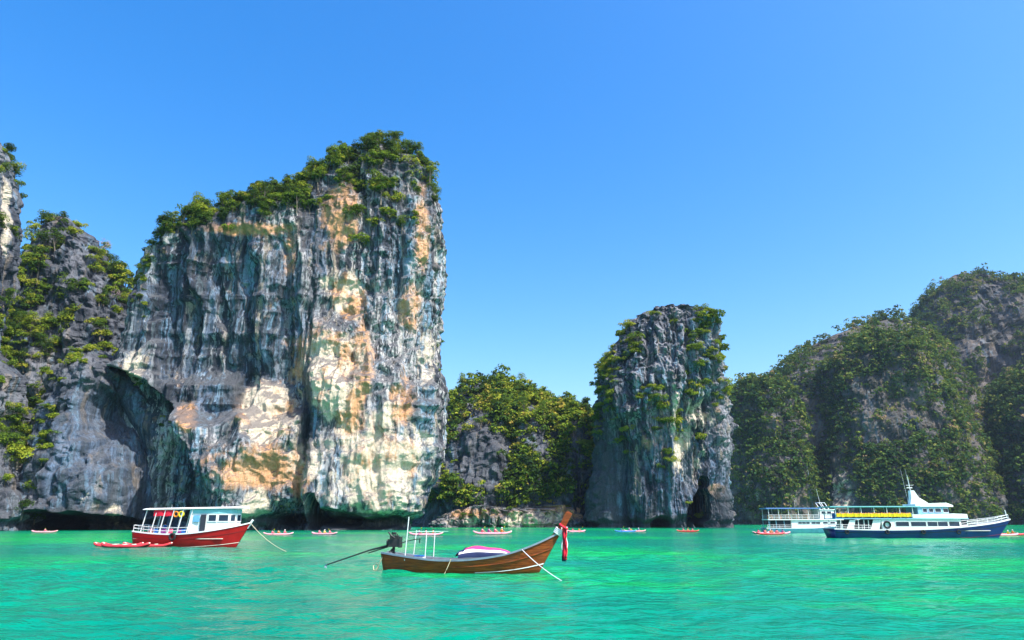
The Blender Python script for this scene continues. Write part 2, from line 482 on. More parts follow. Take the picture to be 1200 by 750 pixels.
# the tall streaked cliff
MAIN_OUT = [(176, 446, 474), (186, 412, 494), (200, 380, 508), (216, 352, 512), (232, 318, 514), (246, 262, 515), (256, 228, 516), (268, 202, 516), (290, 176, 516),
            (320, 164, 517), (360, 152, 517), (420, 140, 518), (480, 138, 521), (520, 138, 519), (560, 140, 511), (590, 142, 499), (621, 146, 486)]
EDGE_X = [60, 80, 110, 140, 170, 200, 230, 255, 268, 272]
EDGE_Y = [475, 445, 428, 432, 455, 488, 525, 568, 600, 640]
def main_extra(P, x, y):
    # the recessed wall leans out towards the ledge; the foot in front of the buttress overhangs its scoop
    yy = y + 14 * fbm(P / 22.0, 3, 77) + 0.10 * (x - 260)
    wall = sstep(158, 182, x) * (1 - sstep(336, 358, x)) * sstep(266, 280, yy) * (1 - sstep(468, 496, y + 10 * fbm(P / 15.0, 3, 78)))
    d = -wall * np.interp(yy, [266, 300, 480, 520], [1.0, 4, 13, 13])
    y2 = y + 45 * fbm(P / 16.0, 4, 79)
    up = sstep(350, 366, x) * (1 - .5 * sstep(440, 500, x))
    d -= up * np.interp(y2, [205, 225, 330, 372, 405, 440], [0, 1, 6, 4, 5, 0])
    low = sstep(352, 372, x) * sstep(380, 470, y)
    d += low * np.interp(y, [380, 470, 560, 600, 621], [0, 3.5, 7.0, 9, 10])
    e = y - np.interp(x, EDGE_X, EDGE_Y)
    foot = (1 - sstep(-6, 4, e)) * sstep(425, 462, y) * sstep(120, 150, x) * (1 - sstep(285, 330, x))
    d += foot * 8.0
    d -= sstep(-2, 6, e) * (1 - sstep(268, 284, x)) * 9.0
    return d
def but_extra(P, x, y):
    e = y - np.interp(x, EDGE_X, EDGE_Y)
    return -18.0 * sstep(0, 55, e) * (1 - 0.85 * sstep(50, 130, e) * (1 - sstep(90, 140, x))) * sstep(75, 100, x)
MAIN_FEATS = [
                            (300, 350, 14, 80, 2.0, 1.0), (215, 360, 10, 90, 1.6, 1.0),
              (355, 420, 7, 190, -4.0, 1.0),         # long cracks
              (418, 200, 9, 60, -3.0, 1.0), (472, 330, 8, 120, -2.6, 1.0), (440, 480, 6, 120, -2.0, 1.0),
              (395, 430, 40, 60, 3.2, 0.8), (320, 490, 34, 45, 4.0, 0.7), (300, 560, 60, 50, 5.0, 0.8), 
              (450, 400, 34, 70, 2.2, 0.9), (495, 350, 14, 120, 2.0, 1.0),
              (275, 455, 10, 24, -4.0, 0.7),
              (210, 340, 5, 70, -2.5, 1.0), (245, 340, 6, 90, -2.0, 1.0), (282, 330, 5, 60, -2.2, 1.0), (325, 350, 5, 70, -2.4, 1.0)]
MAIN_MASKS = {'wet': [(262, 380, 105, 130, 1.0), (380, 270, 34, 80, .6), (455, 280, 40, 70, .5), (362, 520, 9, 90, .9), (480, 470, 14, 70, .6), (505, 590, 12, 40, .8), (440, 470, 8, 80, .6), (225, 550, 36, 50, .6)],  # blue-grey film, with painted shade on the recessed wall and in grooves
              'tan': [(400, 250, 22, 45, .9), (290, 268, 60, 8, .8), (408, 350, 18, 24, 0.9), (382, 425, 42, 40, 0.95), (425, 425, 14, 40, 0.9), (312, 482, 34, 32, .95),
                      (305, 548, 58, 28, 1), (218, 485, 14, 20, .9), (495, 270, 10, 50, .8), (480, 360, 14, 30, .7), (415, 470, 14, 24, .9), (340, 300, 8, 30, .7), (440, 545, 34, 50, .75), (410, 500, 20, 30, .8), (470, 470, 16, 30, .7), (350, 560, 14, 30, .8), (480, 540, 16, 30, .7)],
              'pale': [(385, 440, 40, 55, .8), (312, 480, 34, 40, .9), (440, 545, 70, 70, .7), (400, 340, 30, 26, .6), (155, 435, 12, 30, .8), (500, 420, 14, 50, .6), (290, 590, 30, 22, .7), (360, 540, 30, 30, .7)],  # sunlit patches of the face painted in as paler rock
              'dark': [(470, 190, 70, 22, .7), (230, 262, 60, 14, .6), (390, 612, 110, 12, 1.0), (360, 480, 8, 90, .75), (445, 250, 40, 60, .35), (500, 200, 16, 60, .5), (275, 455, 14, 26, .9), (240, 520, 40, 40, .3)]}  # tidal stain and weathering; crack and hollow also carry painted shade
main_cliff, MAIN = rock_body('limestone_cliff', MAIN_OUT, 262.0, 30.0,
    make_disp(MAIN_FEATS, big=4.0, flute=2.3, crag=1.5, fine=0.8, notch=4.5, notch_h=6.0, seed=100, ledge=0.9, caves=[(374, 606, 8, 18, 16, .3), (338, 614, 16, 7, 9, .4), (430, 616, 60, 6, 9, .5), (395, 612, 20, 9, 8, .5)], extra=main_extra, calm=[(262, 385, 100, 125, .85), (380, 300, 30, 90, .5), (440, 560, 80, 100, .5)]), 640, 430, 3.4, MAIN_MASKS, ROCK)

# low buttress with the scooped shaded side and the sea cave
BUT_OUT = [(404, 92, 120), (416, 76, 142), (430, 66, 158), (450, 58, 176), (475, 50, 196), (505, 36, 222), (535, 20, 244), (565, 0, 262), (590, -20, 268), (621, -60, 266)]
BUT_FEATS = [(110, 430, 60, 16, 2.0, 1.0), (95, 520, 36, 60, 1.5, 1.0), (248, 585, 14, 40, 3.0, 1.0)]
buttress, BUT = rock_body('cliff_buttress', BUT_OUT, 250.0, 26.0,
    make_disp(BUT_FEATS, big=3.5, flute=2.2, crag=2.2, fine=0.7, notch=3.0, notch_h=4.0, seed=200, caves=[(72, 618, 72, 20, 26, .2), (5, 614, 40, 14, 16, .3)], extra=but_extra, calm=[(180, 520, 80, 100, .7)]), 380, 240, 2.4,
    {'wet': [(180, 520, 90, 100, .95), (85, 520, 60, 80, .75)], 'dark': [(70, 470, 60, 60, .4), (70, 612, 76, 18, 1.0), (215, 570, 40, 60, .45), (80, 480, 30, 60, .3)], 'pale': [(132, 604, 12, 14, .6)], 'tan': [(215, 488, 16, 14, .6)]}, ROCK_DARK)  # shade of the scoop and the cave is painted into these masks

# the ravine wall behind and the pillar at the edge
RAV_OUT = [(256, 66, 92), (264, 54, 104), (280, 40, 120), (312, 18, 140), (350, 0, 168), (450, -40, 200), (621, -80, 220)]
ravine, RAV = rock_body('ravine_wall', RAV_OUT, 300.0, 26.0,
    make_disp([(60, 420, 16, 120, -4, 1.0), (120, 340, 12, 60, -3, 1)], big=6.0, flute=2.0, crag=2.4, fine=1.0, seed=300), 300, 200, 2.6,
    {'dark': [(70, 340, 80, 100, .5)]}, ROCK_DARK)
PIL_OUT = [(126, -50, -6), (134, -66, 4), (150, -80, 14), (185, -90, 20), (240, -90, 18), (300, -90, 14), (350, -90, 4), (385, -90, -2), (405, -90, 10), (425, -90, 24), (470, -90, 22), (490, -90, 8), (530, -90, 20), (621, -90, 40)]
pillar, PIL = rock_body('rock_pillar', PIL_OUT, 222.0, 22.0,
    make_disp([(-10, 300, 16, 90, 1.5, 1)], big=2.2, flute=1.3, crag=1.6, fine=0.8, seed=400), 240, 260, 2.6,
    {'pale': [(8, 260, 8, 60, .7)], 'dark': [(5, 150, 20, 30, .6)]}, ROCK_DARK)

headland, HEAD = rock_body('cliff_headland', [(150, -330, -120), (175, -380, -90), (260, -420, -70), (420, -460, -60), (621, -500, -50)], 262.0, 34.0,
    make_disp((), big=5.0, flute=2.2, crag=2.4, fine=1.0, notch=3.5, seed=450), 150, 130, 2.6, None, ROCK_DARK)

# the free-standing tower
TOW_OUT = [(361, 756, 806), (366, 745, 832), (376, 735, 840), (392, 725, 842), (412, 714, 845), (440, 704, 849), (480, 700, 855), (520, 696, 859), (560, 691, 862), (590, 687, 868), (619, 683, 877)]
TOW_FEATS = [(705, 560, 24, 90, -6, 1.2), (792, 480, 4, 100, 2.2, 1), (770, 450, 50, 70, 3.0, 1.2), (820, 500, 30, 70, -3.5, .5), (730, 600, 20, 22, -3, .6), (780, 612, 10, 8, -5, .6),
             (760, 400, 4, 50, -2.5, 1), (790, 390, 4, 40, -2.5, 1), (742, 420, 4, 40, -2.2, 1), (808, 400, 5, 50, -3, 1), (828, 420, 4, 60, -2.6, 1)]
tower, TOW = rock_body('rock_tower', TOW_OUT, 348.0, 30.0,
    make_disp(TOW_FEATS, big=4.0, flute=2.6, fs=7.0, crag=3.0, cs=7.0, fine=1.3, notch=4.0, notch_h=5.0, seed=500, caves=[(837, 596, 15, 26, 34, .15), (838, 566, 8, 8, 12, .3), (819, 606, 5, 16, 16, .3), (780, 614, 12, 7, 10, .4)], warp=6.0, extra=lambda P, x, y: -9.0 * sstep(465, 490, y + 0.25 * (x - 780)) * np.interp(y, [450, 500, 600, 620], [.3, .5, 1, 1]), calm=[(770, 570, 100, 80, .7)]), 500, 360, 2.8,
    {'wet': [(770, 570, 100, 70, .9)], 'dark': [(770, 390, 80, 60, .45), (700, 560, 30, 90, .8), (780, 614, 110, 12, 1.0), (845, 600, 16, 30, 1.0), (740, 560, 40, 40, .4)],  # tidal stain, plus painted shade on lower wall, left flank and cave
     'pale': [(793, 500, 8, 60, .7), (815, 500, 26, 60, .45), (825, 590, 8, 20, .5)], 'tan': [(840, 575, 12, 12, 1.0), (765, 520, 30, 30, .6), (842, 478, 6, 10, .8)]}, ROCK_TOWER)

# wooded hill between cliff and tower, with its bare outcrop and low rocky shore
HILL_OUT = [(446, 562, 584), (452, 548, 600), (466, 534, 636), (476, 524, 660), (486, 516, 690), (500, 508, 720), (550, 496, 745), (619, 480, 770)]
HILL_FEATS = [(562, 552, 40, 52, 9.0, .5), (640, 560, 30, 40, 5, 1), (600, 500, 8, 60, -6, 1.2), (680, 520, 30, 60, 6, 1), (650, 500, 10, 50, -6, 1)]
hill, HILL = rock_body('wooded_hill', HILL_OUT, 430.0, 62.0,
    make_disp(HILL_FEATS, big=9.0, bigs=50, flute=2.2, crag=2.6, cs=9, fine=1.0, notch=0.0, seed=600), 260, 160, 2.2,
    {'dark': [(562, 540, 40, 44, .5)], 'tan': [(620, 600, 90, 12, .7)]}, ROCK_DARK, dexp=1.1)
shore, SHORE = rock_body('rocky_shore', [(596, 530, 672), (602, 520, 678), (610, 510, 682), (619, 498, 688)], 372.0, 16.0,
    make_disp((), big=6.0, bigs=14, flute=1.2, fs=6, crag=3.0, cs=6, fine=.9, notch=1.5, notch_h=2, seed=640, fscale=3.2), 420, 90, 3.0,
    {'tan': [(560, 602, 60, 7, .8), (660, 600, 40, 10, .9)], 'pale': [(625, 609, 40, 12, .9), (540, 612, 30, 8, .7)], 'dark': [(590, 598, 10, 6, .7)]}, ROCK)

# the far wooded karst hills
FAR = []
def far_hill(name, out, Yc, ry, seed, feats=(), masks=None, nth=210, nz=120, big=12.0):
    o, inf = rock_body(name, out, Yc, ry, make_disp(feats, big=big, bigs=110, flute=4.0, fs=30, crag=4.5, cs=24, fine=2.0, notch=3, notch_h=6, seed=seed, fscale=2.0), nth, nz, 2.2, masks, ROCK_HILL, zlow=-6, dexp=1.0)
    FAR.append(inf); return o
far_hill('far_peak', [(320, 1112, 1150), (326, 1098, 1180), (338, 1074, 1225), (352, 1062, 1270), (368, 1052, 1310), (420, 1030, 1360), (614, 1000, 1420)], 980.0, 150.0, 700,
         [(1130, 350, 40, 20, -10, 1), (1170, 420, 20, 80, -16, 1.2)], {'dark': [(1130, 350, 40, 24, .6)]})
far_hill('far_ridge', [(376, 1010, 1062), (381, 984, 1074), (392, 948, 1092), (410, 918, 1110), (440, 888, 1140), (470, 868, 1160), (520, 856, 1180), (614, 850, 1200)], 820.0, 120.0, 720)
far_hill('far_spur', [(398, 995, 1040), (406, 978, 1070), (418, 962, 1092), (450, 950, 1112), (500, 946, 1142), (550, 940, 1168), (614, 930, 1190)], 735.0, 95.0, 740,
         [(985, 575, 16, 40, 5, .6), (1030, 450, 30, 40, -5, 1), (955, 520, 10, 80, -8, 1)], {'pale': [(985, 575, 16, 34, .55)], 'dark': [(950, 500, 14, 80, .6), (1030, 450, 50, 40, .3)], 'tan': [(1080, 500, 50, 60, .35)]})  # dark mask paints the shade on the spur's left flank
far_hill('far_slope', [(430, 1180, 1400), (450, 1160, 1420), (500, 1150, 1440), (560, 1140, 1460), (614, 1130, 1480)], 690.0, 110.0, 760)
far_hill('far_shoulder', [(452, 862, 912), (466, 850, 930), (500, 840, 944), (560, 832, 952), (614, 825, 958)], 745.0, 80.0, 780,
         [(890, 560, 20, 30, 4, .8)], {'pale': [(880, 575, 14, 20, .4)]})

# ------------------------------------------------------------------ plants
def leaf_quads(C, N, size, rng, tint, jit=0.42):
    """rhombic leaves at points C facing roughly N"""
    n = len(C)
    Nn = N + rng.normal(0, jit, (n, 3)); Nn /= np.linalg.norm(Nn, axis=1)[:, None]
    A = np.cross(Nn, rng.normal(0, 1, (n, 3))); A /= np.linalg.norm(A, axis=1)[:, None]
    B = np.cross(Nn, A)
    s = (size * rng.uniform(0.6, 1.35, n))[:, None]
    V = np.stack([C - A * s, C - B * s * 0.6 + Nn * s * .15, C + A * s, C + B * s * 0.6 + Nn * s * .15], 1).reshape(-1, 3)
    F = np.arange(4 * n).reshape(n, 4)
    return V, F, np.repeat(tint, 4)

def crown_data(kind, n, leaf, rng):
    """unit crown: about 1 wide in radius, base of the trunk at the origin"""
    lobes = []
    if kind == 'broad':
        for k in range(11):
            a = rng.uniform(0, 6.28); r = rng.uniform(0.1, 0.72)
            lobes.append((r * math.cos(a), r * math.sin(a), 1.25 + rng.uniform(-.12, .22) - .25 * r, rng.uniform(.26, .42), .62))
    elif kind == 'round':
        for k in range(12):
            a = rng.uniform(0, 6.28); r = rng.uniform(0.0, 0.6)
            lobes.append((r * math.cos(a), r * math.sin(a), rng.uniform(.55, 1.45) - .3 * r, rng.uniform(.28, .45), .85))
    elif kind == 'tall':
        for k in range(12):
            a = rng.uniform(0, 6.28); h = rng.uniform(.5, 2.2); r = rng.uniform(.1, .55) * (1.25 - .35 * h)
            lobes.append((r * math.cos(a), r * math.sin(a), h, rng.uniform(.25, .4), .8))
    elif kind == 'dome':
        lobes.append((0, 0, .45, .72, .85))
        for k in range(5):
            a = rng.uniform(0, 6.28); r = rng.uniform(.35, .62)
            lobes.append((r * math.cos(a), r * math.sin(a), rng.uniform(.25, .7), rng.uniform(.3, .42), .85))
    else:  # shrub
        for k in range(9):
            a = rng.uniform(0, 6.28); r = rng.uniform(0.05, 0.72)
            lobes.append((r * math.cos(a), r * math.sin(a), rng.uniform(.10, .55) * (1.1 - .5 * r), rng.uniform(.25, .42), .75))
    lobes = np.array(lobes)
    pick = rng.integers(0, len(lobes), n)
    D = rng.normal(0, 1, (n, 3)); D /= np.linalg.norm(D, axis=1)[:, None]
    D[:, 2] = np.where(D[:, 2] < -0.35, -D[:, 2] * .6, D[:, 2])
    rad = lobes[pick, 3] * rng.uniform(0.72, 1.08, n)
    C = lobes[pick, :3] + D * rad[:, None] * np.stack([np.ones(n), np.ones(n), lobes[pick, 4]], 1)
    lt = rng.uniform(-.16, .16, len(lobes))
    tint = 0.42 + lt[pick] + rng.normal(0, .09, n)
    Nn = D + np.array([0, 0, .35])
    return leaf_quads(C, Nn, leaf, rng, tint), lobes

def tube(path, radii, sides=6):
    """tapered tube along path; returns V, F quads"""
    path = np.array(path, float); V = []; n = len(path)
    for i in range(n):
        t = path[min(i + 1, n - 1)] - path[max(i - 1, 0)]; t /= max(np.linalg.norm(t), 1e-9)
        u = np.cross(t, (0.31, 0.17, 0.93) if abs(t[2]) < .9 else (1, 0, 0.05)); u /= np.linalg.norm(u); v = np.cross(t, u)
        for k in range(sides):
            a = 2 * math.pi * k / sides
            V.append(path[i] + radii[i] * (math.cos(a) * u + math.sin(a) * v))
    F = []
    for i in range(n - 1):
        for k in range(sides):
            F.append((i * sides + k, i * sides + (k + 1) % sides, (i + 1) * sides + (k + 1) % sides, (i + 1) * sides + k))
    return np.array(V), np.array(F)

def join(parts):
    Vs, Fs, o = [], [], 0
    for V, F in parts:
        Vs.append(V); Fs.append(F + o); o += len(V)
    return np.vstack(Vs), np.vstack(Fs)

def trunk_data(lobes, rng, kind):
    parts = []
    top = lobes[:, 2].mean()
    c = np.array([rng.uniform(-.08, .08), rng.uniform(-.08, .08), top * .62])
    parts.append(tube([(0, 0, -.45), (c[0] * .4, c[1] * .5, top * .25), c], [.075, .055, .04]))
    for L in lobes[:8]:
        m = (c + L[:3]) / 2 + np.array([0, 0, -.05])
        parts.append(tube([c - (0, 0, .1), m, L[:3]], [.032, .02, .008], 4))
    return join(parts)

PROTO = {}
def proto(kind, i):
    key = (kind, i)
    if key not in PROTO:
        rng = np.random.default_rng(900 + i * 13 + sum(map(ord, kind)))
        n = {'broad': 1000, 'round': 1100, 'tall': 1050, 'shrub': 800}[kind]
        (V, F, t), lobes = crown_data(kind, n, rng.uniform(.05, .075) if kind != 'shrub' else rng.uniform(.06, .085), rng)
        cm = mesh_np('crown_' + kind, V, F, False, {'tint': t}); cm.materials.append(LEAF)
        TV, TF = trunk_data(lobes, rng, kind)
        tm = mesh_np('trunk_' + kind, TV, TF, True); tm.materials.append(BARK)
        PROTO[key] = (cm, tm)
    return PROTO[key]

TONES = [(0.05, 'dark-green'), (0.5, 'mid-green'), (0.95, 'yellow-green')]
SHAPES = {'round': 'round-crowned', 'broad': 'flat-topped', 'tall': 'ragged upright', 'shrub': 'leafy'}
def zoned(name, kind, loc, size, zone, group, rng, tones=(0, 1, 1, 2)):
    t = TONES[tones[int(rng.integers(0, len(tones)))]]
    word = 'shrub' if kind == 'shrub' else 'tree'
    return plant(name + '_' + word, kind, loc, size, f'{t[1]} {SHAPES[kind]} {word} {zone}', word, f'{word}s {group}', rng, t[0])

def plant(name, kind, loc, size, label, cat, group, rng, tone=0.5, lean=0.0, hz=1.0):
    cm, tm = proto(kind, int(rng.integers(0, 4)))
    root = bpy.data.objects.new(name, None)
    root.empty_display_size = 0.3
    root.location = loc
    root.scale = (size, size, size * hz * rng.uniform(.88, 1.12))
    root.rotation_euler = (rng.normal(0, .07) + lean, rng.normal(0, .07), rng.uniform(0, 6.28))
    link(root); tag(root, label, cat, group)
    shrub = kind == 'shrub'
    link(bpy.data.objects.new('stem' if shrub else 'trunk', tm), root)
    c = link(bpy.data.objects.new('foliage' if shrub else 'crown', cm), root)
    v = min(1, max(0, tone + rng.normal(0, .1))); c.color = (v, v, v, 1)
    return root

def face_points(info, prob, n, rng, min_face=-0.05):
    """random points on the side of a rock the camera can see; prob(px, py, nrm, P) weights them"""
    V, T = info['V'], info['T']
    C = V[T].mean(1)
    view = np.array([0, 0, CAM_H]) - C; view /= np.linalg.norm(view, axis=1)[:, None]
    facing = (info['nrm'] * view).sum(1)
    px, py = project(C)
    w = info['area'] * (facing > min_face) * (C[:, 2] > 2.0) * prob(px, py, info['nrm'], C)
    if w.sum() <= 0: return np.zeros((0, 3)), np.zeros((0, 3))
    k = rng.choice(len(T), n, p=w / w.sum())
    b = rng.dirichlet((1, 1, 1), n)
    return (V[T[k]] * b[:, :, None]).sum(1), info['nrm'][k]

def snap(info, px, py):
    """point of the rock surface seen at (px, py)"""
    V = info['V']; x, y = project(V)
    d = np.hypot(x - px, y - py); near = d < max(4.0, d.min() + 1.0)
    i = np.where(near)[0]; return V[i[np.argmin(V[i, 1])]]

def blobs_prob(blobs, base=0.0):
    def f(px, py, n, P):
        w = np.full(len(px), base)
        x = px + 8 * fbm(P / 9.0, 3, 5); y = py + 8 * fbm(P / 9.0, 3, 6)
        for (cx, cy, rx, ry, a) in blobs: w = np.maximum(w, a * pts_blob(x, y, cx, cy, rx, ry, .9))
        return w
    return f

rng = np.random.default_rng(21)
# -- on the tall cliff: named trees of the skyline, then the belt of trees along the top
for (px, py, s, kind, tone, lab) in [
        (405, 186, 5.4, 'broad', .05, 'dark spreading tree at the highest point of the tall streaked cliff'),
        (289, 224, 3.4, 'broad', .1, 'small umbrella-shaped tree standing clear above the cliff-top bushes'),
        (228, 250, 5.6, 'round', .1, 'large dark bushy tree at the step in the tall cliff\'s sloping top'),
        (192, 282, 5.4, 'tall', .3, 'large ragged tree hanging over the outer shoulder of the tall cliff'),
        (358, 204, 5.8, 'round', .7, 'large bright rounded tree on the shoulder below the tall cliff\'s summit'),
        (420, 196, 5.0, 'round', .8, 'vivid green tree filling the notch in the tall cliff\'s summit'),
        (458, 190, 5.4, 'round', .1, 'large grey-green tree crowning the tall cliff\'s rounded corner')]:
    p = snap(MAIN, px, py); p = p + np.array([0, 3, -.3])
    plant('cliff_tree', kind, p, s, lab, 'tree', None, rng, tone)
P, N = face_points(MAIN, lambda x, y, n, C: sstep(.25, .55, n[:, 2]) * (y < 288) * (y > 150) * np.where(x > 470, .45, 1), 250, rng, -0.5)
for k, (p, nn) in enumerate(zip(P, N)):
    x, y = project(p[None]); x = x[0]
    kind = ('round', 'broad', 'shrub', 'round', 'tall')[k % 5]
    s = rng.uniform(3.2, 5.6) * (1.1 if kind == 'shrub' else .95)
    zone = 'on the lower sloping shoulder of the tall streaked cliff' if x < 250 else 'on the mid slope of the tall streaked cliff\'s top' if x < 350 else 'on the summit of the tall streaked cliff'
    zoned('cliff', kind, p - nn * .3, s, zone, 'along the tall cliff top', rng)
P, N = face_points(MAIN, blobs_prob([(420, 205, 10, 28, 1), (505, 200, 8, 22, 1), (440, 180, 40, 8, 1), (320, 225, 24, 14, .8), (170, 300, 14, 26, 1), (200, 265, 20, 12, 1)]), 50, rng)
for p, nn in zip(P, N):
    zoned('cliff', 'shrub', p - nn * .2, rng.uniform(1.8, 3.6), 'hanging over the upper rim of the tall streaked cliff', 'over the tall cliff rim', rng)
P, N = face_points(MAIN, blobs_prob([(335, 598, 9, 8, 1), (160, 455, 12, 8, .6), (200, 490, 30, 6, .5), (522, 420, 8, 26, .9), (170, 330, 14, 40, .5), (260, 545, 8, 10, .4)]), 40, rng)
for p, nn in zip(P, N):
    zoned('cliff', 'shrub', p - nn * .2, rng.uniform(1.2, 2.4), 'rooted in a crack of the tall streaked cliff face', 'in cracks of the tall cliff', rng)
# -- ravine and pillar
P, N = face_points(RAV, blobs_prob([(38, 240, 20, 40, 1), (30, 320, 26, 60, 1), (130, 325, 18, 26, 1), (50, 380, 30, 60, .7), (100, 290, 20, 16, .3), (150, 350, 16, 30, .7), (20, 420, 40, 60, 1), (50, 470, 14, 40, .8)], .16), 330, rng, -.3)
for k, (p, nn) in enumerate(zip(P, N)):
    kind = ('round', 'shrub', 'tall', 'shrub')[k % 4]
    y = project(p[None])[1][0]
    zone = 'high on the ravine wall behind the buttress' if y < 320 else 'low on the ravine wall behind the buttress'
    zoned('ravine', kind, p - nn * .4, rng.uniform(3.2, 6.0), zone, 'of the ravine', rng, (0, 1, 2, 2))
P, N = face_points(PIL, blobs_prob([(16, 170, 12, 22, 1), (2, 140, 10, 12, .5), (22, 210, 8, 26, 1), (10, 390, 18, 22, 1), (16, 510, 24, 32, 1.2), (5, 365, 10, 20, .8)], .05), 110, rng, -.3)
for k, (p, nn) in enumerate(zip(P, N)):
    y = project(p[None])[1][0]
    zoned('pillar', ('shrub', 'round')[k % 2], p - nn * .3, rng.uniform(2.2, 4.0), 'near the top of the tall pillar' if y < 300 else 'near the foot of the tall pillar', 'of the pillar', rng)
P, N = face_points(BUT, blobs_prob([(90, 415, 30, 10, 1), (60, 440, 12, 14, .8), (130, 410, 16, 8, .6), (40, 520, 16, 30, .8), (30, 560, 20, 20, .4), (45, 480, 14, 30, .8)]), 70, rng, -.3)
for p, nn in zip(P, N):
    zoned('buttress', 'shrub', p - nn * .3, rng.uniform(1.6, 3.2), 'on the low buttress over the sea cave', 'on the buttress', rng, (1, 2))
for (px, py, s, lab) in [(24, 540, 7.0, 'large pale-green bush at the foot of the tall pillar'), (45, 330, 6.0, 'large drooping tree against the inner side of the tall pillar')]:
    p = snap(PIL if px < 30 else RAV, px, py)
    plant('bush' if px < 30 else 'ravine_tree', 'shrub' if px < 30 else 'tall', p, s, lab, 'bush' if px < 30 else 'tree', None, rng, .8 if px < 30 else .3)
# a leafless tree at the ravine's rim
def bare_tree(loc, s):
    r = np.random.default_rng(4); parts = []
    def grow(p, d, ln, rad, lv):
        q = p + d * ln; m = (p + q) / 2 + r.normal(0, .06, 3) * ln
        parts.append(tube([p, m, q], [rad, rad * .8, rad * .6], 4 if lv < 3 else 3))
        if lv == 5: return
        for _ in range(3 if lv < 4 else 2):
            e = d + r.normal(0, .55, 3) + (0, 0, .12); grow(q, e / np.linalg.norm(e), ln * .74, rad * .6, lv + 1)
    grow(np.array([0, 0, -.3]), np.array([.15, 0, 1.0]), .75, .07, 0)
    V, F = join(parts)
    root = bpy.data.objects.new('bare_tree', None); root.location = loc; root.scale = (s, s, s); link(root)
    n0 = len(parts[0][0]); f0 = len(parts[0][1])
    tm = mesh_np('trunk', V[:n0], F[:f0], True); cm = mesh_np('branches', V[n0:], F[f0:] - n0, True)
    for me, nm in ((tm, 'trunk'), (cm, 'branches')):
        me.materials.append(TWIG); link(bpy.data.objects.new(nm, me), root)
    tag(root, 'leafless pinkish-grey tree on the rim of the ravine wall beside the tall cliff', 'tree')
TWIG = simple_mat('pinkish_twigs', (.42, .30, .32), .9, .15, 4)
p = snap(RAV, 120, 292); bare_tree(p + np.array([0, 1, 0]), 3.2)
p = snap(RAV, 132, 345); bare_tree(p, 2.2); bpy.data.objects['bare_tree.001']['label'] = 'small leafless tree part way down the ravine beside the tall cliff'
# -- the tower
P, N = face_points(TOW, blobs_prob([(712, 440, 14, 44, 1), (738, 408, 14, 30, .7), (828, 378, 18, 14, 1.6), (818, 400, 10, 30, .8), (836, 410, 10, 40, .9), (846, 450, 8, 26, .7), (785, 488, 18, 14, 1.6), (762, 468, 22, 20, .6),
                            (740, 500, 40, 26, .35), (775, 530, 16, 20, .3), (812, 455, 10, 12, 1.0), (700, 490, 8, 24, .8), (790, 375, 14, 8, .3)], .02), 270, rng, -.2)
for p, nn in zip(P, N):
    x, y = project(p[None]); x, y = x[0], y[0]
    zone = 'on the top of the rock tower' if y < 385 else 'on the upper cave-side flank of the rock tower' if x > 800 and y < 470 else 'on the edge of the rock tower towards the wooded hill' if x < 735 and y < 520 else 'low on the face of the rock tower' if y > 500 else 'half way up the face of the rock tower'
    zoned('tower', 'shrub', p - nn * .3, rng.uniform(2.2, 5.6), zone, 'on the rock tower', rng, (1, 1, 2, 2))

# -- woods on the hills: far masses nobody could count
def forest(name, infos_prob, leaf, n_leaf, mat, label, rng, size, tint=(0.0, .16)):
    protos = []
    for i in range(6):
        (V, F, t), _ = crown_data(('dome', 'round', 'broad', 'dome', 'tall', 'round')[i], n_leaf, leaf, np.random.default_rng(70 + i))
        V = V.copy(); V[:, 2] -= (.1, .3, .6, .1, .35, .3)[i]
        protos.append((V, t))
    VV, TT = [], []
    for info, prob, n in infos_prob:
        P, N = face_points(info, prob, n, rng, -.25)
        P[:, 2] += rng.normal(.3, .8, n) * size[0] * .35
        hue = fbm(P / 28.0, 3, 41) * .40
        which = rng.integers(0, 6, n)
        for k in range(6):
            sel = np.where(which == k)[0]
            if not len(sel): continue
            V, t = protos[k]
            a = rng.uniform(0, 6.28, len(sel)); s = rng.uniform(*size, len(sel))
            ca, sa = np.cos(a)[:, None], np.sin(a)[:, None]
            X = (V[None, :, 0] * ca - V[None, :, 1] * sa) * s[:, None] + P[sel, 0][:, None]
            Y = (V[None, :, 0] * sa + V[None, :, 1] * ca) * s[:, None] + P[sel, 1][:, None]
            Z = V[None, :, 2] * s[:, None] + P[sel, 2][:, None]
            VV.append(np.stack([X, Y, Z], -1).reshape(-1, 3).astype(np.float32))
            tt = t[None, :] + (hue[sel] + rng.normal(tint[0], tint[1], len(sel)))[:, None]
            TT.append(tt.reshape(-1))
    V = np.vstack(VV); t = np.clip(np.concatenate(TT), 0, 1)
    F = np.arange(len(V), dtype=np.int32).reshape(-1, 4)
    me = mesh_np(name, V, F, False, {'tint': t}); me.materials.append(mat)
    o = bpy.data.objects.new(name, me)
    o.color = (.5, .5, .5, 1)
    tag(link(o), label, 'forest', None, 'stuff')

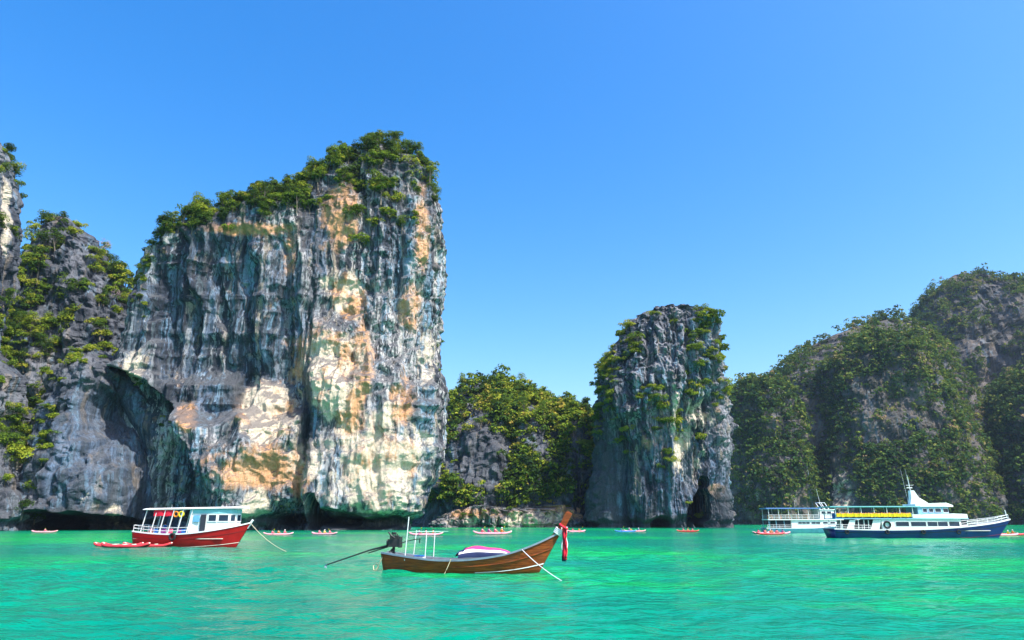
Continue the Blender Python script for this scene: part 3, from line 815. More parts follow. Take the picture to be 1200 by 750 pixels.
def hill_prob(x, y, n, C):
    w = np.ones(len(x))
    xx = x + 6 * fbm(C / 12., 3, 8); yy = y + 6 * fbm(C / 12., 3, 9)
    w *= 1 - pts_blob(xx, yy, 564, 548, 34, 42, .5)
    w *= 1 - .85 * sstep(.35, .6, ridged(C / (26, 26, 34), 2, 3))
    return w * (y < 596)
forest('wood', [(HILL, hill_prob, 1500)], .135, 104, LEAF, 'dense wood covering the hill between the tall cliff and the rock tower', np.random.default_rng(5), (2.6, 7.0), (.04, .22))
P, N = face_points(HILL, lambda x, y, n, C: hill_prob(x, y, n, C) * (x > 505) * (x < 692) * (1 + 2.5 * (n[:, 2] > .6)), 84, rng, -.2)
for k, (p_, nn) in enumerate(zip(P, N)):
    y = project(p_[None])[1][0]
    zone = 'on the crest of the wooded hill between cliff and tower' if y < 475 else 'half way down the wooded hill between cliff and tower' if y < 545 else 'at the foot of the wooded hill above the rocky shore'
    zoned('hill', ('round', 'broad', 'tall', 'round')[k % 4], p_ - nn * .4, rng.uniform(3.6, 6.2), zone, 'of the wooded hill', rng, (0, 1, 1, 2))
def far_prob(x, y, n, C):
    bare = fbm(C / 45., 4, 12)
    w = 1 - .85 * sstep(.08, .30, bare)
    w *= 1 - .85 * pts_blob(x, y, 985, 578, 18, 34, .6)
    w *= 1 - .35 * pts_blob(x, y, 1075, 480, 50, 50, 1.2)
    w *= (x < 1225) * (x > 845)
    return w * (.55 + .45 * sstep(-.1, .5, n[:, 2]))
forest('far_wood', list(zip(FAR, [far_prob] * 5, (1800, 1500, 2300, 1200, 1100))), .165, 40, LEAF_FAR, 'dense dark-green wood over the distant hills behind the ships', np.random.default_rng(6), (4.0, 10.0), (.04, .20))
# shore scrub
P, N = face_points(SHORE, blobs_prob([(545, 600, 16, 8, 1), (600, 596, 40, 5, .4), (650, 596, 30, 5, .5), (510, 606, 8, 6, .4)]), 26, rng, -.3)
for p, nn in zip(P, N):
    zoned('shore', 'shrub', p - nn * .2, rng.uniform(1.4, 3.0), 'on the rocky shore below the wooded hill', 'on the rocky shore', rng)

# ------------------------------------------------------------------ boats: mesh collector and paints
class MB:
    def __init__(s): s.V = []; s.F = []
    def add(s, V, F):
        o = len(s.V); s.V += [tuple(map(float, v)) for v in V]; s.F += [tuple(int(i) + o for i in f) for f in F]; return s
    def box(s, x0, x1, y0, y1, z0, z1):
        V = [(x, y, z) for z in (z0, z1) for y in (y0, y1) for x in (x0, x1)]
        return s.add(V, [(0, 2, 3, 1), (4, 5, 7, 6), (0, 1, 5, 4), (2, 6, 7, 3), (0, 4, 6, 2), (1, 3, 7, 5)])
    def bar(s, p, q, w=0.06, h=None, w2=None):
        """rectangular bar from p to q"""
        p, q = np.array(p, float), np.array(q, float); h = h or w; k = (w2 or w) / w
        t = q - p; t /= np.linalg.norm(t)
        u = np.cross(t, (0, 0, 1)) if abs(t[2]) < .95 else np.array([0, 1.0, 0]); u /= np.linalg.norm(u); v = np.cross(u, t)
        V = []
        for c, m in ((p, 1), (q, k)):
            for a, b in ((-1, -1), (1, -1), (1, 1), (-1, 1)): V.append(c + u * a * w / 2 * m + v * b * h / 2 * m)
        return s.add(V, [(0, 1, 2, 3), (7, 6, 5, 4), (0, 4, 5, 1), (1, 5, 6, 2), (2, 6, 7, 3), (3, 7, 4, 0)])
    def tube(s, path, r, sides=8):
        r = r if hasattr(r, '__len__') else [r] * len(path)
        V, F = tube(path, r, sides); n = len(path)
        s.add(V, list(F) + [tuple(range(sides))[::-1], tuple((n - 1) * sides + k for k in range(sides))]); return s
    def torus(s, c, axis, R_, r, n=20, m=8):
        axis = np.array(axis, float); axis /= np.linalg.norm(axis)
        u = np.cross(axis, (0, 0, 1)) if abs(axis[2]) < .9 else np.array([1.0, 0, 0]); u /= np.linalg.norm(u); v = np.cross(axis, u)
        V = []; F = []
        for i in range(n):
            a = 2 * math.pi * i / n; d = math.cos(a) * u + math.sin(a) * v
            for j in range(m):
                b = 2 * math.pi * j / m; V.append(np.array(c) + d * (R_ + r * math.cos(b)) + axis * r * math.sin(b))
                F.append((i * m + j, i * m + (j + 1) % m, ((i + 1) % n) * m + (j + 1) % m, ((i + 1) % n) * m + j))
        return s.add(V, F)
    def prism(s, pts, z0, z1):
        """footprint polygon (x, y) raised from z0 to z1 (numbers or one value per corner)"""
        n = len(pts); a = z0 if hasattr(z0, '__len__') else [z0] * n; b = z1 if hasattr(z1, '__len__') else [z1] * n
        V = [(p[0], p[1], a[i]) for i, p in enumerate(pts)] + [(p[0], p[1], b[i]) for i, p in enumerate(pts)]
        return s.add(V, [tuple(range(n))[::-1], tuple(range(n, 2 * n))] + [(i, (i + 1) % n, n + (i + 1) % n, n + i) for i in range(n)])
    def ball(s, c, r, n=10, m=7):
        r = r if hasattr(r, '__len__') else (r, r, r); V = []; F = []
        for j in range(m + 1):
            t = math.pi * j / m
            for i in range(n):
                a = 2 * math.pi * i / n; V.append((c[0] + r[0] * math.sin(t) * math.cos(a), c[1] + r[1] * math.sin(t) * math.sin(a), c[2] + r[2] * math.cos(t)))
        for j in range(m):
            for i in range(n): F.append((j * n + i, (j + 1) * n + i, (j + 1) * n + (i + 1) % n, j * n + (i + 1) % n))
        return s.add(V, F)
    def mesh(s, name, mat, smooth=False):
        me = bpy.data.meshes.new(name); me.from_pydata(s.V, [], s.F); me.validate(); me.update()
        bm = bmesh.new(); bm.from_mesh(me); bmesh.ops.recalc_face_normals(bm, faces=bm.faces); bm.to_mesh(me); bm.free()
        if smooth:
            me.polygons.foreach_set('use_smooth', [True] * len(me.polygons))
        me.materials.append(mat); return me
    def build(s, name, mat, parent=None, smooth=False):
        return link(bpy.data.objects.new(name, s.mesh(name, mat, smooth)), parent)

def empty(name, loc, rz=0.0):
    o = bpy.data.objects.new(name, None); o.empty_display_size = .3; o.location = loc; o.rotation_euler = (0, 0, rz); return link(o)

def copy_tree(o, parent=None):
    c = o.copy(); COL.objects.link(c); c.parent = parent
    for ch in list(o.children): copy_tree(ch, c)
    return c

def wood_mat():
    n = NT('hull_wood'); co = n.coord()
    g = n.noise(n.mapping(co, (.25, 1, 3)), 5.0, 6, .65, .4)
    c = n.ramp(g, [(.3, (.13, .022, .006)), (.5, (.31, .060, .013)), (.72, (.45, .105, .026))])
    w = n.ramp(n.noise(co, 1.3, 5, .7), [(.45, 0.0), (.68, .65)])
    c = n.mix(w, c, (.17, .06, .03))
    z = n.n('ShaderNodeSeparateXYZ'); n.put(z.inputs[0], co)
    seam = n.math('SUBTRACT', n.math('FRACT', n.math('MULTIPLY', n.math('ADD', z.outputs[2], n.math('MULTIPLY', z.outputs[0], -.05)), 5.2)), .5)
    sm = n.ramp(n.math('ABSOLUTE', seam), [(.44, 0.0), (.49, 1.0)])
    c = n.mix(n.math('MULTIPLY', sm, .7), c, (.03, .015, .01))
    return n.bsdf(c, rough=.55, spec=.2, normal=n.bump(n.math('SUBTRACT', g, sm), .4, .02))
M = dict(
    wood=wood_mat(),
    white=simple_mat('white_paint', (.74, .75, .74), .45, .06, 1.6, .4, .14),
    cream=simple_mat('cream_paint', (.70, .66, .55), .5, .08, 2, .4, .2),
    greyblue=simple_mat('grey_blue_paint', (.20, .25, .31), .55, .15, 2.5, .35, .35),
    red=simple_mat('red_paint', (.44, .012, .012), .5, .2, 1.1, .25, .3),
    darkred=simple_mat('dark_red_paint', (.20, .012, .012), .5, .2, 1.5),
    navy=simple_mat('navy_paint', (.012, .025, .17), .35, .3, .8, .5, .35),
    paleblue=simple_mat('pale_blue_paint', (.25, .50, .66), .45, .1, 1.0, .4, .2),
    skyblue=simple_mat('sky_blue_paint', (.16, .42, .66), .45, .1, 1.4, .4, .2),
    cyan=simple_mat('cyan_paint', (.22, .52, .55), .5, .1, 1.2, .4, .2),
    roofblue=simple_mat('blue_roof_paint', (.12, .22, .50), .5, .1, 1.2, .4, .2),
    black=simple_mat('black_rubber', (.016, .016, .018), .75, .3, 4),
    metal=simple_mat('engine_metal', (.035, .033, .035), .5, .6, 7, .5, .5, .4),
    steel=simple_mat('steel', (.45, .46, .48), .3, .1, 5, .5, .2, .9),
    glass=simple_mat('dark_glass', (.012, .030, .065), .08, .2, .8, .6, .2),
    dark=simple_mat('cabin_interior', (.035, .04, .055), .8, .2, 2),
    magenta=simple_mat('magenta_tarpaulin', (.55, .035, .16), .55, .2, 3, .3, .3),
    navycloth=simple_mat('navy_tarpaulin', (.018, .025, .085), .6, .2, 3, .3, .3),
    whitecloth=simple_mat('white_tarpaulin', (.72, .70, .70), .6, .1, 3, .3, .15),
    redcloth=simple_mat('red_cloth', (.62, .02, .045), .7, .2, 4, .2, .3),
    rope=simple_mat('rope', (.48, .40, .26), .85, .2, 14),
    yellow=simple_mat('yellow_life_jacket', (.75, .58, .02), .7, .15, 5, .2, .25),
    orange=simple_mat('orange_plastic', (.75, .22, .02), .5, .15, 4),
    pink=simple_mat('pink_life_jacket', (.78, .10, .20), .7, .2, 6),
    purple=simple_mat('purple_life_jacket', (.30, .05, .26), .7, .2, 6),
    blue=simple_mat('blue_plastic', (.03, .16, .50), .5, .2, 4),
    kayakred=simple_mat('red_rubber', (.62, .035, .045), .45, .15, 3, .4, .25),
    kayakpink=simple_mat('pink_rubber', (.76, .27, .33), .45, .12, 3, .4, .2),
    kayakblue=simple_mat('blue_rubber', (.05, .20, .55), .45, .12, 3, .4, .2),
    skin=simple_mat('skin', (.42, .23, .15), .6, .1, 8),
    hair=simple_mat('hair', (.02, .014, .01), .7, .2, 20),
    shorts=simple_mat('dark_shorts', (.03, .035, .06), .85, .2, 10),
    shirt=simple_mat('white_shirt', (.68, .68, .70), .8, .1, 10),
    wetgreen=simple_mat('pale_green_paint', (.30, .55, .42), .5, .1, 3),
)

def smooth_interp(ctrl, n, passes=3):
    """ctrl (k, c) control rows over 0..1 (first column) -> n rows"""
    ctrl = np.array(ctrl, float); s = np.linspace(0, 1, n)
    out = np.stack([np.interp(s, ctrl[:, 0], ctrl[:, i]) for i in range(1, ctrl.shape[1])], 1)
    for _ in range(passes * n // 12):
        out[1:-1] = .25 * out[:-2] + .5 * out[1:-1] + .25 * out[2:]
    return s, out

def hull_lines(ctrl, n=40):
    """rows: s, x_keel, z_keel, x_sheer, z_sheer, half_beam"""
    return smooth_interp(ctrl, n)[1]

def hull_point(row, t, p):
    xk, zk, xs, zs, hb = row
    return np.array([xk + (xs - xk) * t, hb * t ** p, zk + (zs - zk) * t])

def hull_shell(rows, p=.5, m=10, thick=.06, floor=None, t0=0.0, t1=1.0):
    """outer skin, inner skin and rim as one mesh"""
    mb = MB(); n = len(rows)
    ts = np.linspace(t0, t1, m + 1)
    def ring(row, inset, zmin):
        pts = []
        for sgn, seq in ((1, ts[::-1]), (-1, ts[1:] if t0 == 0 else ts)):
            for t in seq:
                q = hull_point(row, t, p); y = max(q[1] - inset, 0.0)
                z = q[2] if zmin is None else max(q[2], zmin)
                pts.append((q[0], sgn * y, z))
        return pts
    out = [ring(r, 0, None) for r in rows]; k = len(out[0])
    V = [v for r in out for v in r]; F = []
    for i in range(n - 1):
        for j in range(k - 1):
            if t0 > 0 and j == m: continue
            F.append((i * k + j, i * k + j + 1, (i + 1) * k + j + 1, (i + 1) * k + j))
    F.append(tuple(range(k)))
    if floor is not None:
        o = len(V); rows_in = [r for r in rows]
        for r in rows_in: V += ring(r, thick, floor)
        for i in range(n - 1):
            for j in range(k - 1):
                F.append((o + i * k + j, o + (i + 1) * k + j, o + (i + 1) * k + j + 1, o + i * k + j + 1))
            for j in (0, k - 1):
                F.append((i * k + j, (i + 1) * k + j, o + (i + 1) * k + j, o + i * k + j))
        F.append(tuple(o + j for j in range(k))[::-1])
    mb.V = V; mb.F = F
    return mb

def sheer_strip(rows, sgn, w, h, dz=0.0, out=.02, t=1.0, p=.5, i0=0, i1=None):
    """moulding that follows the hull at height t"""
    mb = MB(); i1 = i1 or len(rows)
    pts = [hull_point(r, t, p) for r in rows[i0:i1]]
    V = []; F = []
    for q in pts:
        y = q[1] + out
        for a, b in ((0, 0), (0, h), (-w, h), (-w, 0)):
            V.append((q[0], sgn * max(y + a, -.02), q[2] + dz + b))
    for i in range(len(pts) - 1):
        for j in range(4): F.append((i * 4 + j, i * 4 + (j + 1) % 4, i * 4 + 4 + (j + 1) % 4, i * 4 + 4 + j))
    F += [(0, 1, 2, 3), tuple(len(V) - 4 + j for j in (3, 2, 1, 0))]
    return mb.add(V, F)

def sag(p, q, drop, n=14):
    p, q = np.array(p, float), np.array(q, float)
    return [p + (q - p) * t - np.array([0, 0, drop * 4 * t * (1 - t)]) for t in np.linspace(0, 1, n)]

def local_frame(a, b):
    """origin at a, heading towards b on the water"""
    return Vector((a.x, a.y, 0)), math.atan2(b.y - a.y, b.x - a.x), math.hypot(b.x - a.x, b.y - a.y)

# ------------------------------------------------------------------ the long-tail boat
def build_longtail():
    o, rz, L = local_frame(on_sea(452, 669.0), on_sea(627, 671.4))
    k = L / 8.6
    b = empty('longtail_boat', o, rz)
    b.scale = (k, k, k)
    tag(b, 'varnished brown wooden longtail boat with tall raised prow and stern engine', 'boat')
    rows = hull_lines([(0, 0, -.10, -.15, .98, .52), (.15, 1.3, -.22, 1.3, .80, .78), (.35, 3.0, -.26, 3.1, .60, .90), (.55, 4.8, -.26, 5.0, .62, .90), (.75, 6.6, -.24, 7.2, .92, .74),
                       (.9, 7.9, -.2, 8.9, 1.52, .40), (1, 8.75, -.12, 10.05, 2.10, .07)], 44)
    hull = hull_shell(rows, .22, 12, .07, .12).build('hull', M['wood'], b, True)
    hull.data.polygons.foreach_set('use_smooth', [True] * len(hull.data.polygons))
    for sg in (1, -1):
        sheer_strip(rows, sg, .12, .10, -.02, .03, 1.0, .22).build('gunwale', M['greyblue'], b)
        sheer_strip(rows, sg, .05, .045, 0, .025, .62, .22, 20).build('rubbing_strip', M['wood'], b)
        sheer_strip(rows, sg, .05, .075, 0, .012, .26, .22, 26).build('bow_stripe', M['white'], b)
    for x, w in ((.9, .62), (2.2, .78), (3.6, .84), (5.0, .82), (6.4, .68)):
        MB().box(x - .14, x + .14, -w, w, .50, .56).build('thwart', M['wood'], b)
    fl = MB()
    for i in range(5): fl.box(.5, 7.0, -.5 + i * .2, -.5 + i * .2 + .18, .13, .17)
    fl.build('floor', M['wood'], b)
    # prow post
    pp = MB(); pts = [((9.45, 1.62), .30, .10), ((9.95, 2.15), .36, .12), ((10.25, 2.62), .33, .13), ((10.52, 3.10), .36, .15), ((10.60, 3.18), .30, .13)]
    V = []; F = []
    for i, ((x, z), w, t) in enumerate(pts):
        d = np.array([.53, .85])
        for a, c in ((-1, -1), (1, -1), (1, 1), (-1, 1)): V.append((x + a * w / 2 * d[1], c * t / 2, z - a * w / 2 * d[0]))
    for i in range(len(pts) - 1):
        for j in range(4): F.append((i * 4 + j, i * 4 + (j + 1) % 4, i * 4 + 4 + (j + 1) % 4, i * 4 + 4 + j))
    F += [(0, 1, 2, 3), tuple(len(V) - 4 + j for j in (3, 2, 1, 0))]
    post = pp.add(V, F).build('prow_post', M['wood'], b)
    wr = MB()
    for i in range(4): wr.torus((9.86 + i * .045, 0, 2.06 + i * .07), (.53, 0, .85), .20, .05, 16, 6)
    wr.build('rope_binding', M['whitecloth'], post)
    # canopy poles
    for sg in (1, -1):
        MB().tube([(1.35, sg * .72, .6), (1.50, sg * .72, 2.95 if sg < 0 else 2.2)], .028).build('pole', M['white'], b)
        MB().tube([(2.55, sg * .80, .6), (2.60, sg * .78, 2.12)], .026).build('pole', M['white'], b)
    MB().tube([(1.45, -.72, 2.14), (3.4, -.78, 2.14)], .02).build('canopy_rail', M['wetgreen'], b)
    MB().tube([(1.45, .72, 2.14), (3.4, .78, 2.14)], .02).build('canopy_rail', M['wetgreen'], b)
    # engine on its swivel with the long propeller shaft
    e = empty('engine', (0.42, 0, 1.0)); e.parent = b; e.rotation_euler = (0, 0, R(3))
    MB().box(-.30, .34, -.22, .22, .30, .72).build('engine_block', M['metal'], e)
    h = MB().box(-.22, .26, -.16, .16, .72, .92)
    for i in range(4): h.tube([(-.16 + i * .12, -.1, .9), (-.16 + i * .12, -.1, 1.02)], .035, 7)
    h.build('cylinder_head', M['metal'], e)
    MB().tube([(.1, -.26, .80), (-.05, -.34, .90), (-.25, -.34, 1.12)], .05).build('exhaust_pipe', M['metal'], e)
    MB().box(.34, .42, -.26, .26, .26, .86).build('radiator', M['metal'], e)
    MB().tube([(-.02, 0, .98), (-.02, 0, 1.10)], .14, 12).build('air_filter', M['black'], e)
    MB().torus((-.36, 0, .52), (1, 0, 0), .17, .045, 14, 6).build('flywheel', M['metal'], e)
    MB().bar((0, 0, -.35), (0, 0, .30), .12).bar((-.2, -.2, .02), (0, 0, .28), .05).bar((-.2, .2, .02), (0, 0, .28), .05).build('swivel_mount', M['metal'], e)
    sh = MB().tube([(-.25, 0, .40), (-1.4, 0, .12), (-3.95, 0, -.70)], [.07, .045, .035], 8).build('propeller_shaft', M['metal'], e)
    MB().tube([(-.35, 0, .30), (-1.5, 0, -.04)], .035).build('brace', M['metal'], e)
    pr = MB().tube([(-3.92, 0, -.69), (-4.10, 0, -.75)], [.06, .02], 8)
    for a in (0, 2.1, 4.2):
        d = np.array([0, math.cos(a), math.sin(a)]); c = np.array([-3.98, 0, -.70])
        w = np.array([.05, -math.sin(a) * .06, math.cos(a) * .06])
        pr.add([c + d * .03 - w * .4, c + d * .03 + w * .4, c + d * .17 + w, c + d * .2, c + d * .17 - w], [(0, 1, 2, 3, 4)])
    pr.build('propeller', M['steel'], e)
    MB().tube([(.36, -.1, .50), (1.25, -.15, .72), (1.62, -.15, .74)], .025).bar((1.55, -.15, .52), (1.55, -.15, .78), .05).build('tiller', M['metal'], e)
    b_ = b
    mw = Matrix.Translation(o) @ Matrix.Rotation(rz, 4, 'Z') @ Matrix.Scale(k, 4)
    W = lambda x, y, z: np.array(mw @ Vector((x, y, z)))
    # folded canopy lying over the gunwale
    t = empty('folded_tarpaulin', W(4.35, -.12, .74), rz + R(1)); t.scale = (k, k, k)
    tag(t, 'magenta, white and navy tarpaulin folded over a hump on the longtail boat', 'tarpaulin')
    def hump(name, mat, a0, a1, x0, x1, off, rr=.0):
        mb = MB(); V = []; F = []; nx, na = 16, 9
        for i in range(nx + 1):
            u = i / nx; x = x0 + (x1 - x0) * u; U = (x + .1) / 3.0
            hgt = .52 * (math.sin(math.pi * min(1, max(0, U)) ** .75)) ** .6 * (1 - .25 * U) + .08 + .025 * math.sin(9 * u)
            for j in range(na + 1):
                a = math.pi * (a0 + (a1 - a0) * j / na)
                V.append((x, -(.78 + off) * math.cos(a) * (1 - .25 * U), (hgt + off) * math.sin(a) ** .8 + .18 * U + .012 * math.sin(7 * a + 11 * u)))
        for i in range(nx):
            for j in range(na): F.append((i * (na + 1) + j, i * (na + 1) + j + 1, (i + 1) * (na + 1) + j + 1, (i + 1) * (na + 1) + j))
        mb.add(V, F).build(name, M[mat], t, True)
    hump('cover', 'magenta', 0.23, 1.0, .35, 2.9, .012)
    hump('white_band', 'whitecloth', 0.13, .24, .12, 2.9, .020)
    hump('navy_skirt', 'navycloth', 0.0, .14, .1, 2.9, .008)
    hump('navy_flap', 'navycloth', 0.20, 1.0, -.1, .42, .026)
    # cloth streamers on the prow
    s = empty('prow_streamers', W(10.22, -.12, 2.42), rz); s.scale = (k, k, k)
    tag(s, 'red and white cloth streamers tied round the longtail boat\'s prow post', 'streamer')
    for (dx, dy, w, ln, mat) in ((.05, -.06, .20, 1.72, 'redcloth'), (-.08, -.02, .07, 1.5, 'whitecloth'), (.02, .05, .22, 1.80, 'navycloth'), (.14, -.10, .09, 1.62, 'redcloth'), (.17, .0, .07, 1.4, 'whitecloth')):
        mb = MB(); V = []; F = []; n = 14
        for i in range(n + 1):
            z = -ln * i / n; wob = .03 * math.sin(i * .8 + dx * 40)
            ww = w * (.75 + .35 * i / n)
            for a, d in ((-.5, 0), (0, .04), (.5, 0), (0, -.03)): V.append((dx + a * ww + wob, dy + d + wob * .7, z))
        for i in range(n):
            for j in range(4): F.append((i * 4 + j, i * 4 + (j + 1) % 4, i * 4 + 4 + (j + 1) % 4, i * 4 + 4 + j))
        F += [(0, 1, 2, 3), tuple(n * 4 + j for j in (3, 2, 1, 0))]
        mb.add(V, F).build('streamer', M[mat], s, True)
    MB().torus((0, .05, 0), (.53, 0, .85), .22, .07, 16, 6).build('knot', M['redcloth'], s)
    # ropes and gear
    def rope(path, r, label, name='mooring_rope', mat='rope'):
        c = np.mean(np.array(path), 0); ob = MB().tube(path, r, 6).build(name, M[mat]); tag(ob, label, 'rope'); return ob
    bow = W(8.0, -.62, 1.22); e1 = on_sea(661, 681)
    rope(sag(bow, (e1.x, e1.y, -.05), .12), .022, 'pale mooring rope running from the longtail boat\'s bow into the water', mat='whitecloth')
    rope(sag(W(4.1, -.97, .72), W(3.75, -1.12, -.12), .03, 6), .022, 'short frayed rope hanging over the longtail boat\'s side by the tarpaulin', 'side_rope')
    a = [W(.05, -.45, .98), W(-.15, -.5, .55), W(-.35, -.52, .1), W(-.55, -.45, .06), W(-.62, -.35, .28), W(-.45, -.3, .42), W(-.3, -.35, .2), W(-.5, -.4, .0)]
    rope(a, .035, 'looped yellowish rope hanging from the longtail boat\'s stern', 'stern_rope')
    cb = empty('cool_box', W(2.1, -.35, .56), rz); cb.scale = (k, k, k)
    MB().box(-.25, .25, -.18, .18, 0, .26).build('body', M['white'], cb); MB().box(-.27, .27, -.2, .2, .26, .32).build('lid', M['blue'], cb)
    tag(cb, 'small white cool box standing on a thwart of the longtail boat', 'cool box')
build_longtail()

# ------------------------------------------------------------------ people and kayaks
def person_mesh(pose):
    """one continuous skinned body; x forward, seat at z=0"""
    if pose == 'sit':
        J = dict(pelvis=(0, 0, .12), belly=(.01, 0, .30), chest=(.0, 0, .50), neck=(.02, 0, .64), head=(.04, 0, .74), crown=(.03, 0, .84),
                 sl=(.0, .17, .58), el=(.12, .27, .36), hl=(.36, .22, .36), sr=(.0, -.17, .58), er=(.16, -.27, .42), hr=(.40, -.20, .46),
                 kl=(.40, .16, .26), al=(.72, .14, .02), tl=(.82, .14, .06), kr=(.40, -.16, .28), ar=(.74, -.14, .02), tr=(.84, -.14, .06))
    else:
        J = dict(pelvis=(0, 0, .92), belly=(.01, 0, 1.10), chest=(.0, 0, 1.32), neck=(.02, 0, 1.48), head=(.04, 0, 1.58), crown=(.03, 0, 1.70),
                 sl=(.0, .18, 1.42), el=(.05, .26, 1.14), hl=(.20, .24, .96), sr=(.0, -.18, 1.42), er=(.04, -.26, 1.14), hr=(.16, -.25, .92),
                 kl=(.03, .11, .50), al=(.0, .12, .08), tl=(.16, .13, .03), kr=(.05, -.11, .50), ar=(.0, -.12, .08), tr=(.16, -.13, .03))
    rad = dict(pelvis=.14, belly=.125, chest=.145, neck=.055, head=.095, crown=.07, sl=.06, el=.042, hl=.04, sr=.06, er=.042, hr=.04, kl=.065, al=.045, tl=.035, kr=.065, ar=.045, tr=.035)
    E = [('pelvis', 'belly'), ('belly', 'chest'), ('chest', 'neck'), ('neck', 'head'), ('head', 'crown'), ('chest', 'sl'), ('sl', 'el'), ('el', 'hl'), ('chest', 'sr'), ('sr', 'er'), ('er', 'hr'),
         ('pelvis', 'kl'), ('kl', 'al'), ('al', 'tl'), ('pelvis', 'kr'), ('kr', 'ar'), ('ar', 'tr')]
    keys = list(J); me = bpy.data.meshes.new('person_body')
    me.from_pydata([J[q] for q in keys], [(keys.index(a), keys.index(c)) for a, c in E], [])
    ob = bpy.data.objects.new('person_build', me); COL.objects.link(ob)
    ob.modifiers.new('skin', 'SKIN'); ob.modifiers.new('sub', 'SUBSURF').levels = 1
    for i, q in enumerate(keys):
        sv = me.skin_vertices[0].data[i]; sv.radius = (rad[q], rad[q]); sv.use_root = (q == 'pelvis')
    dg = bpy.context.evaluated_depsgraph_get(); dg.update()
    out = bpy.data.meshes.new_from_object(ob.evaluated_get(dg))
    bpy.data.objects.remove(ob)
    for m in (M['skin'], M['shirt'], M['shorts']): out.materials.append(m)
    base = J['pelvis'][2]
    for p in out.polygons:
        z = p.center[2] - base; x, y = p.center[0], abs(p.center[1])
        p.material_index = 2 if (z < .06 and x < .45 and (pose == 'sit' or z > -.5)) else 1 if z < .50 and y < .24 and x < .16 and z > -.1 else 0
        p.use_smooth = True
    return out, J
BODY = {k: person_mesh(k) for k in ('sit', 'stand')}
def torso_vest(J):
    c = np.array(J['chest']); p = np.array(J['pelvis'])
    V = []; F = []; n = 14; lv = [(p[2] + .10, .17, .19), (p[2] + .25, .185, .205), (c[2] + .0, .185, .215), (c[2] + .09, .15, .19), (c[2] + .13, .10, .13)]
    for z, rx, ry in lv:
        for i in range(n):
            a = 2 * math.pi * i / n; V.append((.005 + rx * math.cos(a), ry * math.sin(a), z))
    for j in range(len(lv) - 1):
        for i in range(n): F.append((j * n + i, j * n + (i + 1) % n, (j + 1) * n + (i + 1) % n, (j + 1) * n + i))
    return MB().add(V, F)
VEST, HAIR, CAP = {}, {}, {}
for ps in ('sit', 'stand'):
    J = BODY[ps][1]; h = np.array(J['head']) + (-.012, 0, .045)
    for c in ('pink', 'orange', 'blue', 'yellow', 'purple'): VEST[ps, c] = torso_vest(J).mesh('life_jacket', M[c], True)
    HAIR[ps] = MB().ball(h, (.105, .105, .105)).mesh('hair', M['hair'], True)
    CAP[ps] = MB().ball(h + (0, 0, .02), (.115, .115, .09)).box(h[0] + .05, h[0] + .2, -.07, .07, h[2] + .0, h[2] + .025).mesh('cap', M['whitecloth'], True)

PCOL = {'pink': 'pink', 'orange': 'orange', 'blue': 'blue', 'yellow': 'yellow', 'purple': 'purple'}
def person(loc, rz, jacket, label, group=None, pose='sit', cap=False, scale=1.0):
    b = link(bpy.data.objects.new('person', BODY[pose][0])); b.location = loc; b.rotation_euler = (0, 0, rz); b.scale = (scale,) * 3
    tag(b, label, 'person', group)
    link(bpy.data.objects.new('life_jacket', VEST[pose, jacket]), b)
    link(bpy.data.objects.new('cap' if cap else 'hair', (CAP if cap else HAIR)[pose]), b)
    return b

def kayak_parts(mat):
    L, B = 2.75, .42; out = []
    def side(sg):
        P = [(L * math.sin(a), sg * B * math.cos(a) ** .6, .20 + .30 * abs(math.sin(a)) ** 6) for a in np.linspace(-1.5707 + .05, 1.5707 - .05, 19)]
        return MB().tube(P, [.07 + .10 * math.cos(a) ** .4 for a in np.linspace(-1.52, 1.52, 19)], 8)
    out.append(('side_tube', side(1).mesh('side_tube', M[mat], True))); out.append(('side_tube', side(-1).mesh('side_tube', M[mat], True)))
    fl = MB(); V = []; F = []; n = 18
    for i in range(n + 1):
        a = -1.5 + 3.0 * i / n; x = L * math.sin(a); w = B * math.cos(a) ** .6
        V += [(x, -w, .13 + .30 * abs(math.sin(a)) ** 6), (x, 0, .02 + .34 * abs(math.sin(a)) ** 5), (x, w, .13 + .30 * abs(math.sin(a)) ** 6)]
    for i in range(n):
        for j in range(2): F.append((i * 3 + j, i * 3 + 3 + j, i * 3 + 4 + j, i * 3 + 1 + j))
    out.append(('floor', fl.add(V, F).mesh('floor', M['darkred' if 'red' in mat else 'cream'], True)))
    for x in (-1.1, .05, 1.2):
        out.append(('seat', MB().box(x - .18, x + .18, -.30, .30, .12, .20).box(x - .22, x - .15, -.30, .30, .12, .42).mesh('seat', M['cream'], False)))
    for sg in (1, -1):
        out.append(('tip', MB().tube([(sg * 2.55, 0, .42), (sg * 2.72, 0, .50), (sg * 2.88, 0, .56)], [.12, .11, .03], 8).mesh('tip', M['cream'], True)))
    return out
KAYAK = {m: kayak_parts(m) for m in ('kayakred', 'kayakpink', 'kayakblue')}
